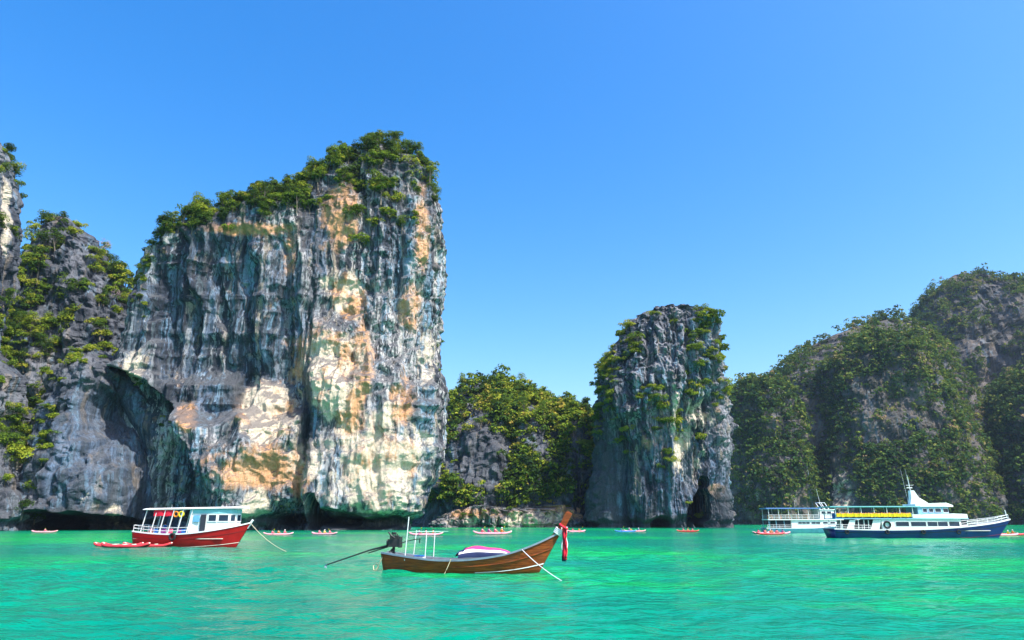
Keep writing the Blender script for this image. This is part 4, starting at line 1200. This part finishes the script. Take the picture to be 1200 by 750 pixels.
def kayak(px, py, ang, mat, label, crew=(), group=None, paddle=(), s=1.08, loc=None, tilt=0.0):
    p = loc if loc is not None else on_sea(px, py)
    k = empty('kayak', (p[0], p[1], -.06 + (loc[2] if loc is not None else 0)), R(ang)); k.scale = (s, s, s)
    if tilt: k.rotation_euler = (tilt, 0, R(ang))
    tag(k, label, 'kayak', group)
    for nm, me in KAYAK[mat]: link(bpy.data.objects.new(nm, me), k)
    mw = Matrix.Translation((p[0], p[1], -.06)) @ Matrix.Rotation(R(ang), 4, 'Z') @ Matrix.Scale(s, 4)
    for (x, jacket, cap, lab) in crew:
        q = mw @ Vector((x, 0, .20))
        pr = person(q, R(ang) + random.uniform(-.15, .15), jacket, lab, None, 'sit', cap, s)
        if x in paddle:
            c = mw @ Vector((x + .38, 0, .62))
            pd = empty('paddle', c, R(ang)); pd.scale = (s, s, s); pd.rotation_euler = (R(random.uniform(-35, -20)), 0, R(ang))
            MB().tube([(0, -1.0, 0), (0, 1.0, 0)], .022, 6).build('shaft', M['steel'], pd)
            for sg in (1, -1): MB().box(-.09, .09, sg * 1.15 - .2, sg * 1.15 + .2, -.012, .012).build('blade', M['yellow'], pd)
            tag(pd, 'paddle held on the ' + ' of the '.join(lab.split(', ')[1:]), 'paddle')
    return k

def half_at(rows, x):
    return float(np.interp(x, rows[:, 2], rows[:, 4]))
def sheer_at(rows, x):
    return float(np.interp(x, rows[:, 2], rows[:, 3]))

def window_on(parent, p, q, z0, z1, frame='white', pane='glass', bars=0, depth=.05):
    """framed window on the wall line p->q (outside is to the right of p->q); pane and bars are its pieces"""
    p, q = np.array(p, float), np.array(q, float); t = (q - p) / np.linalg.norm(q - p); n = np.array([t[1], -t[0]])
    def slab(a, b, za, zb, d0, d1):
        P = [p + t * a + n * d0, p + t * b + n * d0, p + t * b + n * d1, p + t * a + n * d1]
        return MB().prism([tuple(v) for v in P], za, zb)
    L = np.linalg.norm(q - p); f = min(.08, .12 * (z1 - z0))
    w = slab(0, L, z0, z0 + f, -.02, depth); 
    for args in ((0, L, z1 - f, z1), (0, f, z0 + f, z1 - f), (L - f, L, z0 + f, z1 - f)):
        s = slab(*args, -.02, depth); w.add(s.V, s.F)
    for i in range(bars):
        x = L * (i + 1) / (bars + 1); s = slab(x - f * .5, x + f * .5, z0 + f, z1 - f, -.02, depth); w.add(s.V, s.F)
    fo = w.build('window', M[frame], parent)
    for i in range(bars + 1):
        a = f if i == 0 else L * i / (bars + 1) + f * .5; b = L - f if i == bars else L * (i + 1) / (bars + 1) - f * .5
        slab(a, b, z0 + f, z1 - f, -.015, .02).build('pane', M[pane], fo)
    return fo

def railing(parent, pts, h, r=.03, mat='white', rails=2, step=1.2, name='railing'):
    mb = MB(); pts = [np.array(v, float) for v in pts]
    for k in range(rails):
        mb.tube([v + (0, 0, h * (k + 1) / rails) for v in pts], r, 6)
    for a, b in zip(pts[:-1], pts[1:]):
        n = max(1, int(np.linalg.norm(b - a) / step))
        for i in range(n + 1):
            c = a + (b - a) * i / n; mb.tube([c, c + (0, 0, h)], r, 6)
    return mb.build(name, M[mat], parent)

# ------------------------------------------------------------------ the red excursion boat
def build_red_boat():
    o, rz, L = local_frame(on_sea(163, 640.2), on_sea(274, 640.7))
    k = L / 10.9
    b = empty('excursion_boat', o, rz); b.scale = (k, k, k)
    tag(b, 'red-hulled wooden excursion boat with white cabin and long flat white roof', 'boat')
    rows = hull_lines([(0, 0, -.5, -.15, 1.55, 1.35), (.15, 1.7, -.55, 1.7, 1.36, 1.6), (.35, 3.9, -.6, 4.0, 1.24, 1.7), (.55, 6.0, -.6, 6.3, 1.30, 1.66), (.75, 8.2, -.55, 8.9, 1.62, 1.36),
                       (.9, 9.9, -.5, 11.2, 2.05, .72), (1, 10.95, -.4, 12.55, 2.42, .07)], 44)
    P_ = .22
    hull_shell(rows, P_, 10, .1, .75).build('hull', M['red'], b, True)
    for sg in (1, -1):
        sheer_strip(rows, sg, .16, .13, -.03, .05, 1.0, P_).build('gunwale', M['white'], b)
        sheer_strip(rows, sg, .06, .10, 0, .015, .29, P_).build('waterline_stripe', M['cream'], b)
        sheer_strip(rows, sg, .05, .06, 0, .02, .72, P_).build('rubbing_strip', M['darkred'], b)
    MB().prism([(x, sg * (half_at(rows, x) - .12)) for sg, xs in ((1, (.0, 2, 4, 6, 8, 10)), (-1, (10, 8, 6, 4, 2, .0))) for x in xs], .80, .86).build('deck', M['cream'], b)
    MB().bar((12.2, 0, 1.9), (12.75, 0, 2.75), .14, .22).build('bow_post', M['white'], b)
    # cabin
    h1, h2, h3 = (min(m, half_at(rows, x) - .1) for x, m in ((9.3, 1.30), (10.5, .95), (11.1, .5)))
    side = [(6.3, 1.42), (9.3, h1), (10.5, h2), (11.1, h3)]
    fp = [(x, -y) for x, y in side] + [(x, y) for x, y in side[::-1]]
    zb = [sheer_at(rows, x) - .25 for x, _ in fp]
    cab = MB().prism(fp, zb, 3.42).build('cabin', M['white'], b)
    MB().prism([(x * 1.0 + (.05 if x > 9 else 0), y * 1.025) for x, y in fp[:]], 3.42, 3.86).build('cabin_fascia', M['cyan'], b)
    on = lambda i, f: np.array(side[i]) + (np.array(side[i + 1]) - np.array(side[i])) * f
    for i, f0, f1 in ((0, .66, .98), (1, .05, .95), (2, .06, .94)):
        p, q = on(i, f0), on(i, f1)
        window_on(cab, (p[0], -p[1] - .004), (q[0], -q[1] - .004), 2.55, 3.34)
        window_on(cab, (q[0], q[1] + .004), (p[0], p[1] + .004), 2.55, 3.34)
    window_on(cab, (11.105, -h3 + .05), (11.105, h3 - .05), 2.55, 3.34)
    MB().box(7.55, 8.15, -1.42, -1.36, 1.45, 3.3).build('door', M['dark'], b)  # flat dark panel filling the door opening
    MB().box(6.75, 7.45, -1.46, -1.405, 2.55, 3.2).build('blue_panel', M['skyblue'], b)
    # long roof on posts
    rf = MB(); xs = np.linspace(.85, 11.9, 16); V = []; F = []
    for i, x in enumerate(xs):
        hw = min(1.62, half_at(rows, min(x, 9.3)) + .05) * (1 if x < 9.5 else 1 - .16 * (x - 9.5)); z = 3.86 + .015 * (x - 1)
        for j in range(9):
            v = -1 + 2 * j / 8; V.append((x, v * hw, z + .14 * (1 - v * v)))
        V += [(x, hw, z - .07), (x, -hw, z - .07)]
    for i in range(15):
        for j in range(11): F.append((i * 11 + j, i * 11 + (j + 1) % 11, (i + 1) * 11 + (j + 1) % 11, (i + 1) * 11 + j))
    F += [tuple(range(11)), tuple(15 * 11 + j for j in range(11))[::-1]]
    roof = rf.add(V, F).build('roof', M['white'], b)
    MB().tube([(3.5, -.5, 4.0), (3.5, -.5, 4.35)], .03).build('aerial', M['steel'], roof)
    for sg in (1, -1):
        for x in (.85, 2.1, 3.1, 4.1, 5.15, 6.2):
            y = half_at(rows, x) - .1
            MB().bar((x, sg * y, sheer_at(rows, x)), (x + .42, sg * (y - .05), 3.86), .075).build('roof_post', M['white'], b)
        railing(b, [(x, sg * (half_at(rows, x) - .08), sheer_at(rows, x) + .05) for x in (-.05, 1.2, 2.5, 4, 5.2, 6.25)], .62, .028, rails=2, step=.7)
    railing(b, [(-.08, -1.25, 1.6), (-.08, 1.25, 1.6)], .62, .028, rails=2, step=.7)
    for y in (-.85, .85):
        MB().box(1.2, 6.0, y - .22, y + .22, 1.18, 1.26).box(1.2, 6.0, y - .2, y + .2, .86, 1.18).build('bench', M['cream'], b)
    MB().torus((4.85, -1.80, 1.02), (0, 1, 0), .30, .12, 20, 8).build('tyre_fender', M['black'], b)
    MB().tube([(4.85, -1.78, 1.3), (4.85, -1.68, 1.42)], .02).build('fender_rope', M['rope'], b)
    mw = Matrix.Translation(o) @ Matrix.Rotation(rz, 4, 'Z') @ Matrix.Scale(k, 4)
    W = lambda x, y, z: np.array(mw @ Vector((x, y, z)))
    # things hung under the roof
    c = empty('cloth_banner', W(3.35, -1.52, 3.50), rz); c.scale = (k, k, k)
    V = []; F = []
    for i in range(15):
        for j in range(6): V.append((-1.15 + 2.3 * i / 14, .05 * math.sin(i * 1.1) * (j / 5), .27 - .62 * j / 5 - .03 * math.sin(i * .9)))
    for i in range(14):
        for j in range(5): F.append((i * 6 + j, i * 6 + j + 1, i * 6 + 7 + j, i * 6 + 6 + j))
    MB().add(V, F).build('cloth', M['redcloth'], c, True); MB().tube([(-1.2, 0, .28), (1.2, 0, .28)], .025).build('cord', M['rope'], c)
    tag(c, 'bright red cloth banner slung under the roof of the red excursion boat', 'banner')
    for i, (x, mat, lab) in enumerate(((4.75, 'orange', 'orange lifebuoy hanging beside the red banner under the boat roof'), (5.35, 'yellow', 'yellow lifebuoy hanging nearer the cabin under the boat roof'))):
        lb = empty('lifebuoy', W(x, -1.50, 3.34), rz); lb.scale = (k, k, k)
        MB().torus((0, 0, 0), (0, 1, 0), .26, .08, 20, 8).build('ring', M[mat], lb, True); MB().tube([(0, 0, .30), (0, 0, .5)], .015).build('cord', M['rope'], lb)
        tag(lb, lab, 'lifebuoy')
    for i, (x, mat, w) in enumerate(((2.6, 'blue', 'blue'), (3.5, 'purple', 'purple'), (4.3, 'pink', 'pink'), (5.4, 'purple', 'dark purple'), (5.8, 'blue', 'dark blue'))):
        lj = empty('life_jacket', W(x, -1.38, 1.30), rz); lj.scale = (k, k, k)
        MB().box(-.2, -.02, -.09, .09, 0, .52).box(.02, .2, -.09, .09, 0, .52).build('front_panel', M[mat], lj); MB().box(-.2, .2, -.14, -.09, .1, .52).build('back_panel', M[mat], lj)
        spot = ('second', 'third', 'fourth', 'fifth', 'sixth')[i]
        tag(lj, f'{w} life jacket inside the red boat\'s rail by its {spot} post from astern', 'life jacket')
    person(W(1.75, -.85, 1.28), rz + R(-70), 'pink', 'person in pink life jacket seated by the red boat\'s stern rail', None, 'sit')
    person(W(2.5, .3, .86), rz + R(-40), 'blue', 'person in blue life jacket standing under the red boat\'s roof', None, 'stand')
    e1 = on_sea(336, 646)
    tag(MB().tube(sag(W(12.5, -.05, 2.45), (e1.x, e1.y, -.05), .35), .035, 6).build('mooring_rope', M['rope']), 'yellowish mooring rope slanting from the red boat\'s bow to the water', 'rope')
    # kayaks moored along its side
    a = math.degrees(rz)
    for (x, y, da, lab, sc) in ((-.3, -3.0, 3, 'red kayak with pale tips floating farthest astern beside the red boat', 1.0), (1.2, -4.0, -4, 'red kayak outermost of those tied beside the red boat', 1.05), (2.6, -2.45, 2, 'red kayak tied against the red boat\'s side by its tyre fender', 1.0)):
        q = W(x, y, 0); kayak(0, 0, a + da, 'kayakred', lab, loc=(q[0], q[1], 0), s=sc)
build_red_boat()

# ------------------------------------------------------------------ the two excursion ships
def build_blue_ship():
    o, rz, L = local_frame(on_sea(976, 630.0), on_sea(1164, 630.3))
    k = L / 29.0
    b = empty('excursion_ship', o, rz); b.scale = (k, k, k)
    tag(b, 'navy-hulled white excursion ship with open upper deck and yellow life jackets', 'ship')
    rows = hull_lines([(0, 0, -1.0, -.6, 1.55, 3.0), (.15, 4.4, -1.1, 4.3, 1.40, 3.3), (.35, 10.2, -1.2, 10.4, 1.36, 3.4), (.55, 16, -1.2, 16.6, 1.50, 3.3), (.75, 22, -1.1, 23.5, 1.95, 2.6),
                       (.9, 26.3, -1.0, 29.2, 2.55, 1.3), (1, 29.2, -.9, 32.6, 3.25, .12)], 48)
    P_ = .22
    hull_shell(rows, P_, 10, .15, .9).build('hull', M['navy'], b, True)
    for sg in (1, -1):
        sheer_strip(rows, sg, .25, .22, -.04, .06, 1.0, P_).build('gunwale', M['white'], b)
        sheer_strip(rows, sg, .1, .10, 0, .03, .78, P_).build('rubbing_strip', M['black'], b)
        sheer_strip(rows, sg, .1, .12, 0, .02, .36, P_).build('waterline_stripe', M['darkred'], b)
    MB().prism([(x, sg * (half_at(rows, x) - .16)) for sg, xs in ((1, (0, 5, 10, 15, 20, 24, 28)), (-1, (28, 24, 20, 15, 10, 5, 0))) for x in xs], 1.25, 1.34).build('main_deck', M['cream'], b)
    # main-deck house
    hs_ = lambda x: half_at(rows, x) - .22
    fp = [(8.0, -hs_(8)), (16, -hs_(16)), (20, -hs_(20)), (22.6, -hs_(22.6) + .3), (22.6, hs_(22.6) - .3), (20, hs_(20)), (16, hs_(16)), (8.0, hs_(8))]
    house = MB().prism(fp, 1.34, 3.35).build('deck_house', M['white'], b)
    for (x0, x1, bars) in ((10.4, 12.9, 0), (13.1, 15.95, 0), (16.05, 19.95, 1), (20.05, 22.3, 0)):
        def y(x): return -float(np.interp(x, [8, 16, 20, 22.6], [hs_(8), hs_(16), hs_(20), hs_(22.6) - .3])) - .005
        window_on(house, (x0, y(x0)), (x1, y(x1)), 2.0, 2.95, bars=bars); window_on(house, (x1, -y(x1)), (x0, -y(x0)), 2.0, 2.95, bars=bars)
    # open after deck
    MB().box(3.0, 8.0, -2.3, 2.3, 1.34, 3.2).build('after_cabin', M['dark'], b)
    for sg in (1, -1):
        MB().add([(5.9, sg * 3.06, 1.45), (7.4, sg * 3.08, 1.45), (8.0, sg * 3.08, 3.3), (6.6, sg * 3.06, 3.3), (5.9, sg * 3.0, 1.45), (7.4, sg * 3.0, 1.45), (8.0, sg * 3.0, 3.3), (6.6, sg * 3.0, 3.3)],
                 [(0, 1, 2, 3), (7, 6, 5, 4), (0, 4, 5, 1), (1, 5, 6, 2), (2, 6, 7, 3), (3, 7, 4, 0)]).build('side_panel', M['white'], b)
        MB().add([(1.6, sg * 2.96, 1.5), (2.9, sg * 2.98, 1.5), (3.4, sg * 2.98, 3.2), (2.4, sg * 2.96, 3.2), (1.6, sg * 2.9, 1.5), (2.9, sg * 2.92, 1.5), (3.4, sg * 2.92, 3.2), (2.4, sg * 2.9, 3.2)],
                 [(0, 1, 2, 3), (7, 6, 5, 4), (0, 4, 5, 1), (1, 5, 6, 2), (2, 6, 7, 3), (3, 7, 4, 0)]).build('side_panel', M['white'], b)
        for x in (.6, 3.8, 4.8, 5.6): MB().bar((x, sg * 2.98, 1.45), (x + .1, sg * 2.98, 3.2), .10).build('deck_post', M['white'], b)
        railing(b, [(-.2, sg * 2.85, 1.6), (3, sg * 3.0, 1.5), (5.9, sg * 3.08, 1.45)], .8, .035, rails=2, step=1.0)
    # upper deck slab, bulwark, jackets, roof
    up = [(-.2, -3.0), (6, -3.32), (16, -3.25), (21, -2.9), (24.2, -1.9), (24.2, 1.9), (21, 2.9), (16, 3.25), (6, 3.32), (-.2, 3.0)]
    MB().prism(up, 3.35, 3.52).build('upper_deck', M['paleblue'], b)
    for sg in (1, -1):
        bw = MB(); P4 = [(13.6, 3.26, 3.9), (16, 3.23, 4.25), (21, 2.86, 4.35), (24.1, 1.86, 4.25)]
        for (x0, y0, z0), (x1, y1, z1) in zip(P4[:-1], P4[1:]):
            bw.add([(x0, sg * y0, 3.52), (x1, sg * y1, 3.52), (x1, sg * y1, z1), (x0, sg * y0, z0), (x0, sg * (y0 - .08), 3.52), (x1, sg * (y1 - .08), 3.52), (x1, sg * (y1 - .08), z1), (x0, sg * (y0 - .08), z0)],
                   [(0, 1, 2, 3), (7, 6, 5, 4), (3, 2, 6, 7), (0, 3, 7, 4), (1, 5, 6, 2)])
        bw.build('bulwark', M['white'], b)
        railing(b, [(-.1, sg * 2.92, 3.52), (6, sg * 3.24, 3.52), (13.6, sg * 3.2, 3.52)], .85, .035, 'paleblue', 3, 1.1)
        for x in (0, 2.3, 4.6, 6.9, 9.2, 11.5, 13.8):
            yy = float(np.interp(x, [0, 6, 14], [2.9, 3.2, 3.2])); MB().bar((x, sg * yy, 3.52), (x, sg * yy, 5.5), .09).build('roof_post', M['white'], b)
    MB().prism([(-.9, -3.15), (6, -3.45), (15.2, -3.4), (15.2, 3.4), (6, 3.45), (-.9, 3.15)], 5.50, 5.68).build('deck_roof', M['cyan'], b)
    MB().prism([(15.15, -3.25), (13.6, -3.3), (13.6, 3.3), (15.15, 3.25)], 3.55, 4.2).build('deck_bulkhead', M['white'], b)
    for i in range(6): MB().box(1.2 + i * 2.1, 1.6 + i * 2.1, -2.4, 2.4, 3.9, 4.0).box(1.2 + i * 2.1, 1.28 + i * 2.1, -2.4, 2.4, 3.52, 4.5).build('seat_row', M['blue'], b)
    # pilothouse with swept funnel and mast
    pf = [(15.2, -2.3), (19.6, -2.25), (21.0, -1.6), (21.0, 1.6), (19.6, 2.25), (15.2, 2.3)]
    ph = MB().prism(pf, 3.52, 5.55).build('pilothouse', M['paleblue'], b)
    for x0, x1 in ((16.0, 16.9), (17.1, 18.0), (18.2, 19.4)):
        window_on(ph, (x0, -2.295), (x1, -2.265), 4.55, 5.3); window_on(ph, (x1, 2.265), (x0, 2.295), 4.55, 5.3)
    window_on(ph, (19.68, -2.215), (20.95, -1.63), 4.5, 5.3); window_on(ph, (21.005, -1.5), (21.005, 1.5), 4.5, 5.3, bars=2); window_on(ph, (20.95, 1.63), (19.68, 2.215), 4.5, 5.3)
    MB().prism([(14.8, -2.5), (20.4, -2.45), (21.9, -1.8), (21.9, 1.8), (20.4, 2.45), (14.8, 2.5)], 5.55, [6.1, 6.3, 5.85, 5.85, 6.3, 6.1]).build('pilothouse_roof', M['white'], b)
    fin = MB(); V = [(x, y, z) for y in (-.55, .55) for x, z in ((14.9, 6.05), (18.3, 6.15), (16.6, 7.3), (15.9, 8.6), (15.3, 8.6), (15.2, 7.2))]
    fn = fin.add(V, [tuple(range(6)), tuple(range(6, 12))[::-1]] + [(i, (i + 1) % 6, 6 + (i + 1) % 6, 6 + i) for i in range(6)]).build('funnel', M['white'], b)
    MB().tube([(15.5, 0, 8.5), (15.35, 0, 11.4)], [.07, .03], 6).bar((14.8, 0, 9.6), (16.2, 0, 9.6), .06).build('mast', M['white'], fn)
    MB().box(14.9, 15.9, -.08, .08, 9.05, 9.2).build('radar', M['white'], fn)
    for y_ in (-.9, .9): MB().tube([(15.2, y_, 6.1), (14.7, y_, 12.6)], [.025, .012], 5).build('aerial', M['white'], fn)
    # foredeck
    fr = [(23.5, -2.45, 2.05), (26, -2.0, 2.3), (29.2, -1.15, 2.7), (32.3, -.15, 3.3), (29.2, 1.15, 2.7), (26, 2.0, 2.3), (23.5, 2.45, 2.05)]
    railing(b, fr, .85, .05, rails=2, step=1.5, name='bow_railing')
    MB().bar((32.2, 0, 3.2), (32.0, 0, 5.0), .12).build('jackstaff', M['white'], b)
    MB().box(25.2, 26.2, -.5, .5, 1.35, 2.9).build('windlass', M['steel'], b)
    for x in (1.5, 8.6, 15.0, 21.5):
        MB().torus((x, -half_at(rows, x) - .14, 1.05), (0, 1, 0), .30, .12, 16, 6).build('tyre_fender', M['black'], b)
    MB().torus((8.9, -3.23, 2.35), (0, 1, 0), .55, .16, 20, 8).build('tyre_fender', M['black'], b)
    mw = Matrix.Translation(o) @ Matrix.Rotation(rz, 4, 'Z') @ Matrix.Scale(k, 4)
    W = lambda x, y, z: np.array(mw @ Vector((x, y, z)))
    jm1 = MB().box(-.22, .22, -.12, .02, -.62, 0).box(-.22, -.06, .02, .1, -.5, 0).mesh('front_panel', M['yellow']); jm2 = MB().tube([(-.2, -.1, -.02), (0, -.02, .06), (.2, -.1, -.02)], .05, 6).mesh('collar', M['orange'])
    for i in range(29):
        x = .3 + i * .46; yy = float(np.interp(x, [0, 6, 14], [2.94, 3.27, 3.23]))
        lj = empty('life_jacket', W(x, -yy, 4.36 + .03 * math.sin(i * 2.3)), rz + random.uniform(-.2, .2)); lj.scale = (k, k, k)
        link(bpy.data.objects.new('front_panel', jm1), lj); link(bpy.data.objects.new('collar', jm2), lj)
        tag(lj, 'yellow life jacket hung over the upper-deck rail of the navy ship', 'life jacket', 'life jackets along the ship rail')
    e1 = on_sea(1215, 629)
    tag(MB().tube(sag(W(32.2, 0, 3.1), (e1.x, e1.y + 12, .2), .3), .05, 6).build('anchor_rope', M['rope']), 'anchor rope running forward from the navy ship\'s bow', 'rope')
build_blue_ship()

def build_pale_ship():
    o, rz, L = local_frame(on_sea(897, 624.4), on_sea(1004, 624.5))
    k = L / 23.0
    b = empty('excursion_ship', o, rz); b.scale = (k, k, k)
    tag(b, 'pale-blue excursion ship with blue roof moored behind the navy ship\'s stern', 'ship')
    rows = hull_lines([(0, 0, -.9, -.4, 1.15, 2.7), (.2, 4.6, -1, 4.6, 1.1, 3.0), (.5, 11.5, -1, 11.7, 1.15, 3.0), (.75, 17, -1, 18, 1.7, 2.4), (.9, 20.6, -.9, 22.6, 2.2, 1.2), (1, 23, -.8, 25.2, 2.7, .1)], 40)
    P_ = .22
    hull_shell(rows, P_, 8, .15, .6).build('hull', M['paleblue'], b, True)
    for sg in (1, -1):
        sheer_strip(rows, sg, .2, .18, -.04, .05, 1.0, P_).build('gunwale', M['white'], b)
        sheer_strip(rows, sg, .1, .14, 0, .02, .46, P_).build('waterline_stripe', M['navy'], b)
    MB().prism([(0, -2.5), (5, -2.8), (12, -2.8), (18, -2.2), (18, 2.2), (12, 2.8), (5, 2.8), (0, 2.5)], .95, 1.05).build('main_deck', M['cream'], b)
    ho = MB().prism([(6.0, -2.75), (13.5, -2.72), (17.5, -2.1), (17.5, 2.1), (13.5, 2.72), (6.0, 2.75)], 1.05, 3.15).build('deck_house', M['white'], b)
    window_on(ho, (7.6, -2.748), (10.6, -2.738), 2.15, 2.75, bars=2); window_on(ho, (10.9, -2.735), (13.2, -2.725), 2.15, 2.75, bars=1)
    window_on(ho, (13.8, -2.68), (15.2, -2.47), 2.2, 2.8); window_on(ho, (15.7, -2.39), (17.1, -2.17), 2.2, 2.8)
    MB().box(2.2, 6.0, -2.1, 2.1, 1.05, 3.1).build('after_cabin', M['dark'], b)
    MB().prism([(.2, -2.8), (6, -3.0), (13.5, -2.95), (19.4, -2.0), (19.4, 2.0), (13.5, 2.95), (6, 3.0), (.2, 2.8)], 3.15, 3.45).build('upper_deck', M['white'], b)
    for sg in (1, -1):
        railing(b, [(.4, sg * 2.7, 3.45), (6, sg * 2.9, 3.45), (13, sg * 2.85, 3.45)], 1.0, .04, 'white', 3, 1.2)
        railing(b, [(0, sg * 2.6, 1.2), (5.9, sg * 2.9, 1.15)], .8, .035, 'white', 2, 1.2)
        for x in (.5, 3.0, 5.5, 8.0, 10.5, 13.0): MB().bar((x, sg * 2.75, 3.45), (x, sg * 2.75, 5.95), .09).build('roof_post', M['white'], b)
        for x in (.4, 2.2, 4.2): MB().bar((x, sg * 2.6, 1.1), (x, sg * 2.6, 3.15), .1).build('deck_post', M['paleblue'], b)
    MB().prism([(-.1, -3.05), (13.6, -3.05), (13.6, 3.05), (-.1, 3.05)], 5.95, 6.2).build('deck_roof', M['roofblue'], b)
    for i in range(5): MB().box(1.5 + i * 2.2, 1.9 + i * 2.2, -2.2, 2.2, 3.8, 3.9).box(1.5 + i * 2.2, 1.58 + i * 2.2, -2.2, 2.2, 3.45, 4.4).build('seat_row', M['orange'], b)
    ph = MB().prism([(13.6, -2.2), (16.6, -2.1), (17.4, -1.5), (17.4, 1.5), (16.6, 2.1), (13.6, 2.2)], 3.45, 5.7).build('pilothouse', M['white'], b)
    window_on(ph, (13.9, -2.192), (15.1, -2.152), 4.6, 5.4); window_on(ph, (15.3, -2.146), (16.5, -2.105), 4.6, 5.4); window_on(ph, (17.405, -1.4), (17.405, 1.4), 4.6, 5.4, bars=2)
    pr = MB().prism([(13.4, -2.35), (16.9, -2.25), (17.9, -1.6), (17.9, 1.6), (16.9, 2.25), (13.4, 2.35)], 5.7, 5.86).build('pilothouse_roof', M['white'], b)
    ar = MB()
    for y in (-1.2, 1.2): ar.bar((15.0, y, 5.86), (14.0, y, 7.5), .14).bar((16.3, y, 5.86), (15.4, y, 7.5), .14).bar((13.9, y, 7.5), (15.5, y, 7.5), .12)
    ar.bar((14.0, -1.2, 7.5), (14.0, 1.2, 7.5), .12).bar((15.4, -1.2, 7.5), (15.4, 1.2, 7.5), .12).build('radar_arch', M['white'], pr)
    MB().tube([(14.7, 0, 7.5), (14.2, 0, 11.0)], [.05, .02], 5).build('mast', M['white'], pr)
    railing(b, [(18.0, -2.3, 1.75), (22.4, -1.25, 2.25), (25.0, -.1, 2.75), (22.4, 1.25, 2.25), (18.0, 2.3, 1.75)], .8, .04, rails=2, step=1.4, name='bow_railing')
build_pale_ship()

# ------------------------------------------------------------------ kayaks out on the water
def crew(ship, *cols):
    xs = {1: (0.05,), 2: (-1.05, .95), 3: (-1.15, .0, 1.15), 4: (-1.5, -.55, .4, 1.35)}[len(cols)]
    seat = {1: ('only',), 2: ('rear', 'front'), 3: ('rear', 'middle', 'front'), 4: ('rear', 'second', 'third', 'front')}[len(cols)]
    out = []
    for x, c, s in zip(xs, cols, seat):
        cap = c.endswith('+'); c = c.rstrip('+')
        out.append((x, c, cap, f'person in {c} jacket{" and cap" if cap else ""}, {s} seat, {ship[4:]}'))
    return out
kayak(326, 627.0, 16, 'kayakpink', 'pink kayak with three people just ahead of the red boat\'s bow', crew('the kayak off the red boat\'s bow', 'pink', 'orange', 'pink+'), paddle=(-1.15,))
kayak(380, 626.6, -14, 'kayakpink', 'pink kayak with three people below the tall cliff\'s foot', crew('the kayak under the tall cliff\'s foot', 'pink', 'yellow+', 'pink'), paddle=(1.15,))
kayak(499, 627.5, 8, 'kayakpink', 'pink kayak with three people beyond the longtail boat\'s canopy poles', crew('the kayak beyond the longtail\'s poles', 'purple', 'pink', 'orange'), paddle=(-1.15,), s=1.25)
kayak(577, 626.6, 2, 'kayakpink', 'long pink kayak with four people between longtail boat and rocky shore', crew('the long kayak off the rocky shore', 'pink', 'purple', 'pink', 'orange+'), paddle=(-1.5, 1.35), s=1.5)
kayak(675, 623.4, 28, 'kayakpink', 'pale pink kayak with two people at the end of the rocky shore', crew('the kayak at the rocky shore\'s end', 'pink', 'orange'), paddle=(.95,))
kayak(733, 623.4, 3, 'kayakblue', 'blue kayak with two people under the rock tower', crew('the blue kayak under the tower', 'blue', 'purple+'), paddle=(-1.05,))
kayak(744, 623.2, -6, 'kayakpink', 'pale kayak with two people close beside the blue kayak', crew('the pale kayak beside the blue one', 'yellow', 'blue+'))
kayak(806, 623.4, -22, 'kayakred', 'red kayak with three people below the tower\'s cave', crew('the red kayak below the cave', 'pink', 'orange', 'pink'), paddle=(0.0,))
kayak(893, 625.6, 30, 'kayakpink', 'pink kayak with two people astern of the pale-blue ship', crew('the kayak farthest astern of the pale ship', 'pink', 'orange'))
kayak(903, 626.6, -5, 'kayakred', 'red kayak with three people beside the pale-blue ship\'s stern', crew('the red kayak by the pale ship\'s stern', 'pink', 'orange+', 'pink'), paddle=(-1.15,))
kayak(911, 625.9, 3, 'kayakpink', 'pink kayak with three people against the pale-blue ship\'s quarter', crew('the kayak against the pale ship\'s quarter', 'orange', 'pink', 'purple'))
kayak(1176, 628.0, 2, 'kayakpink', 'pink kayak with two people under the navy ship\'s bow', crew('the kayak under the navy ship\'s bow', 'pink', 'yellow+'), paddle=(-1.05,))
kayak(1187, 627.2, -3, 'kayakred', 'red kayak with one person ahead of the navy ship\'s bow', crew('the red kayak ahead of the navy ship', 'orange+'))
kayak(52, 624.0, 14, 'kayakpink', 'lone pink kayak at the mouth of the dark sea cave', crew('the lone kayak at the sea cave', 'pink'), paddle=(0.05,))

# ------------------------------------------------------------------ the air over the bay
def build_haze():
    n = NT('haze'); v = n.n('ShaderNodeVolumePrincipled')
    v.inputs['Color'].default_value = (.55, .74, 1.0, 1); v.inputs['Density'].default_value = 0.00004; v.inputs['Anisotropy'].default_value = 0.2
    n.t.links.new(v.outputs[0], n.out.inputs['Volume'])
    o = MB().box(-29000, 29000, -460, 7100, -8, 385).build('haze', n.m); tag(o, 'thin blue haze lying over the bay and the distant hills', 'haze', None, 'stuff')
build_haze()
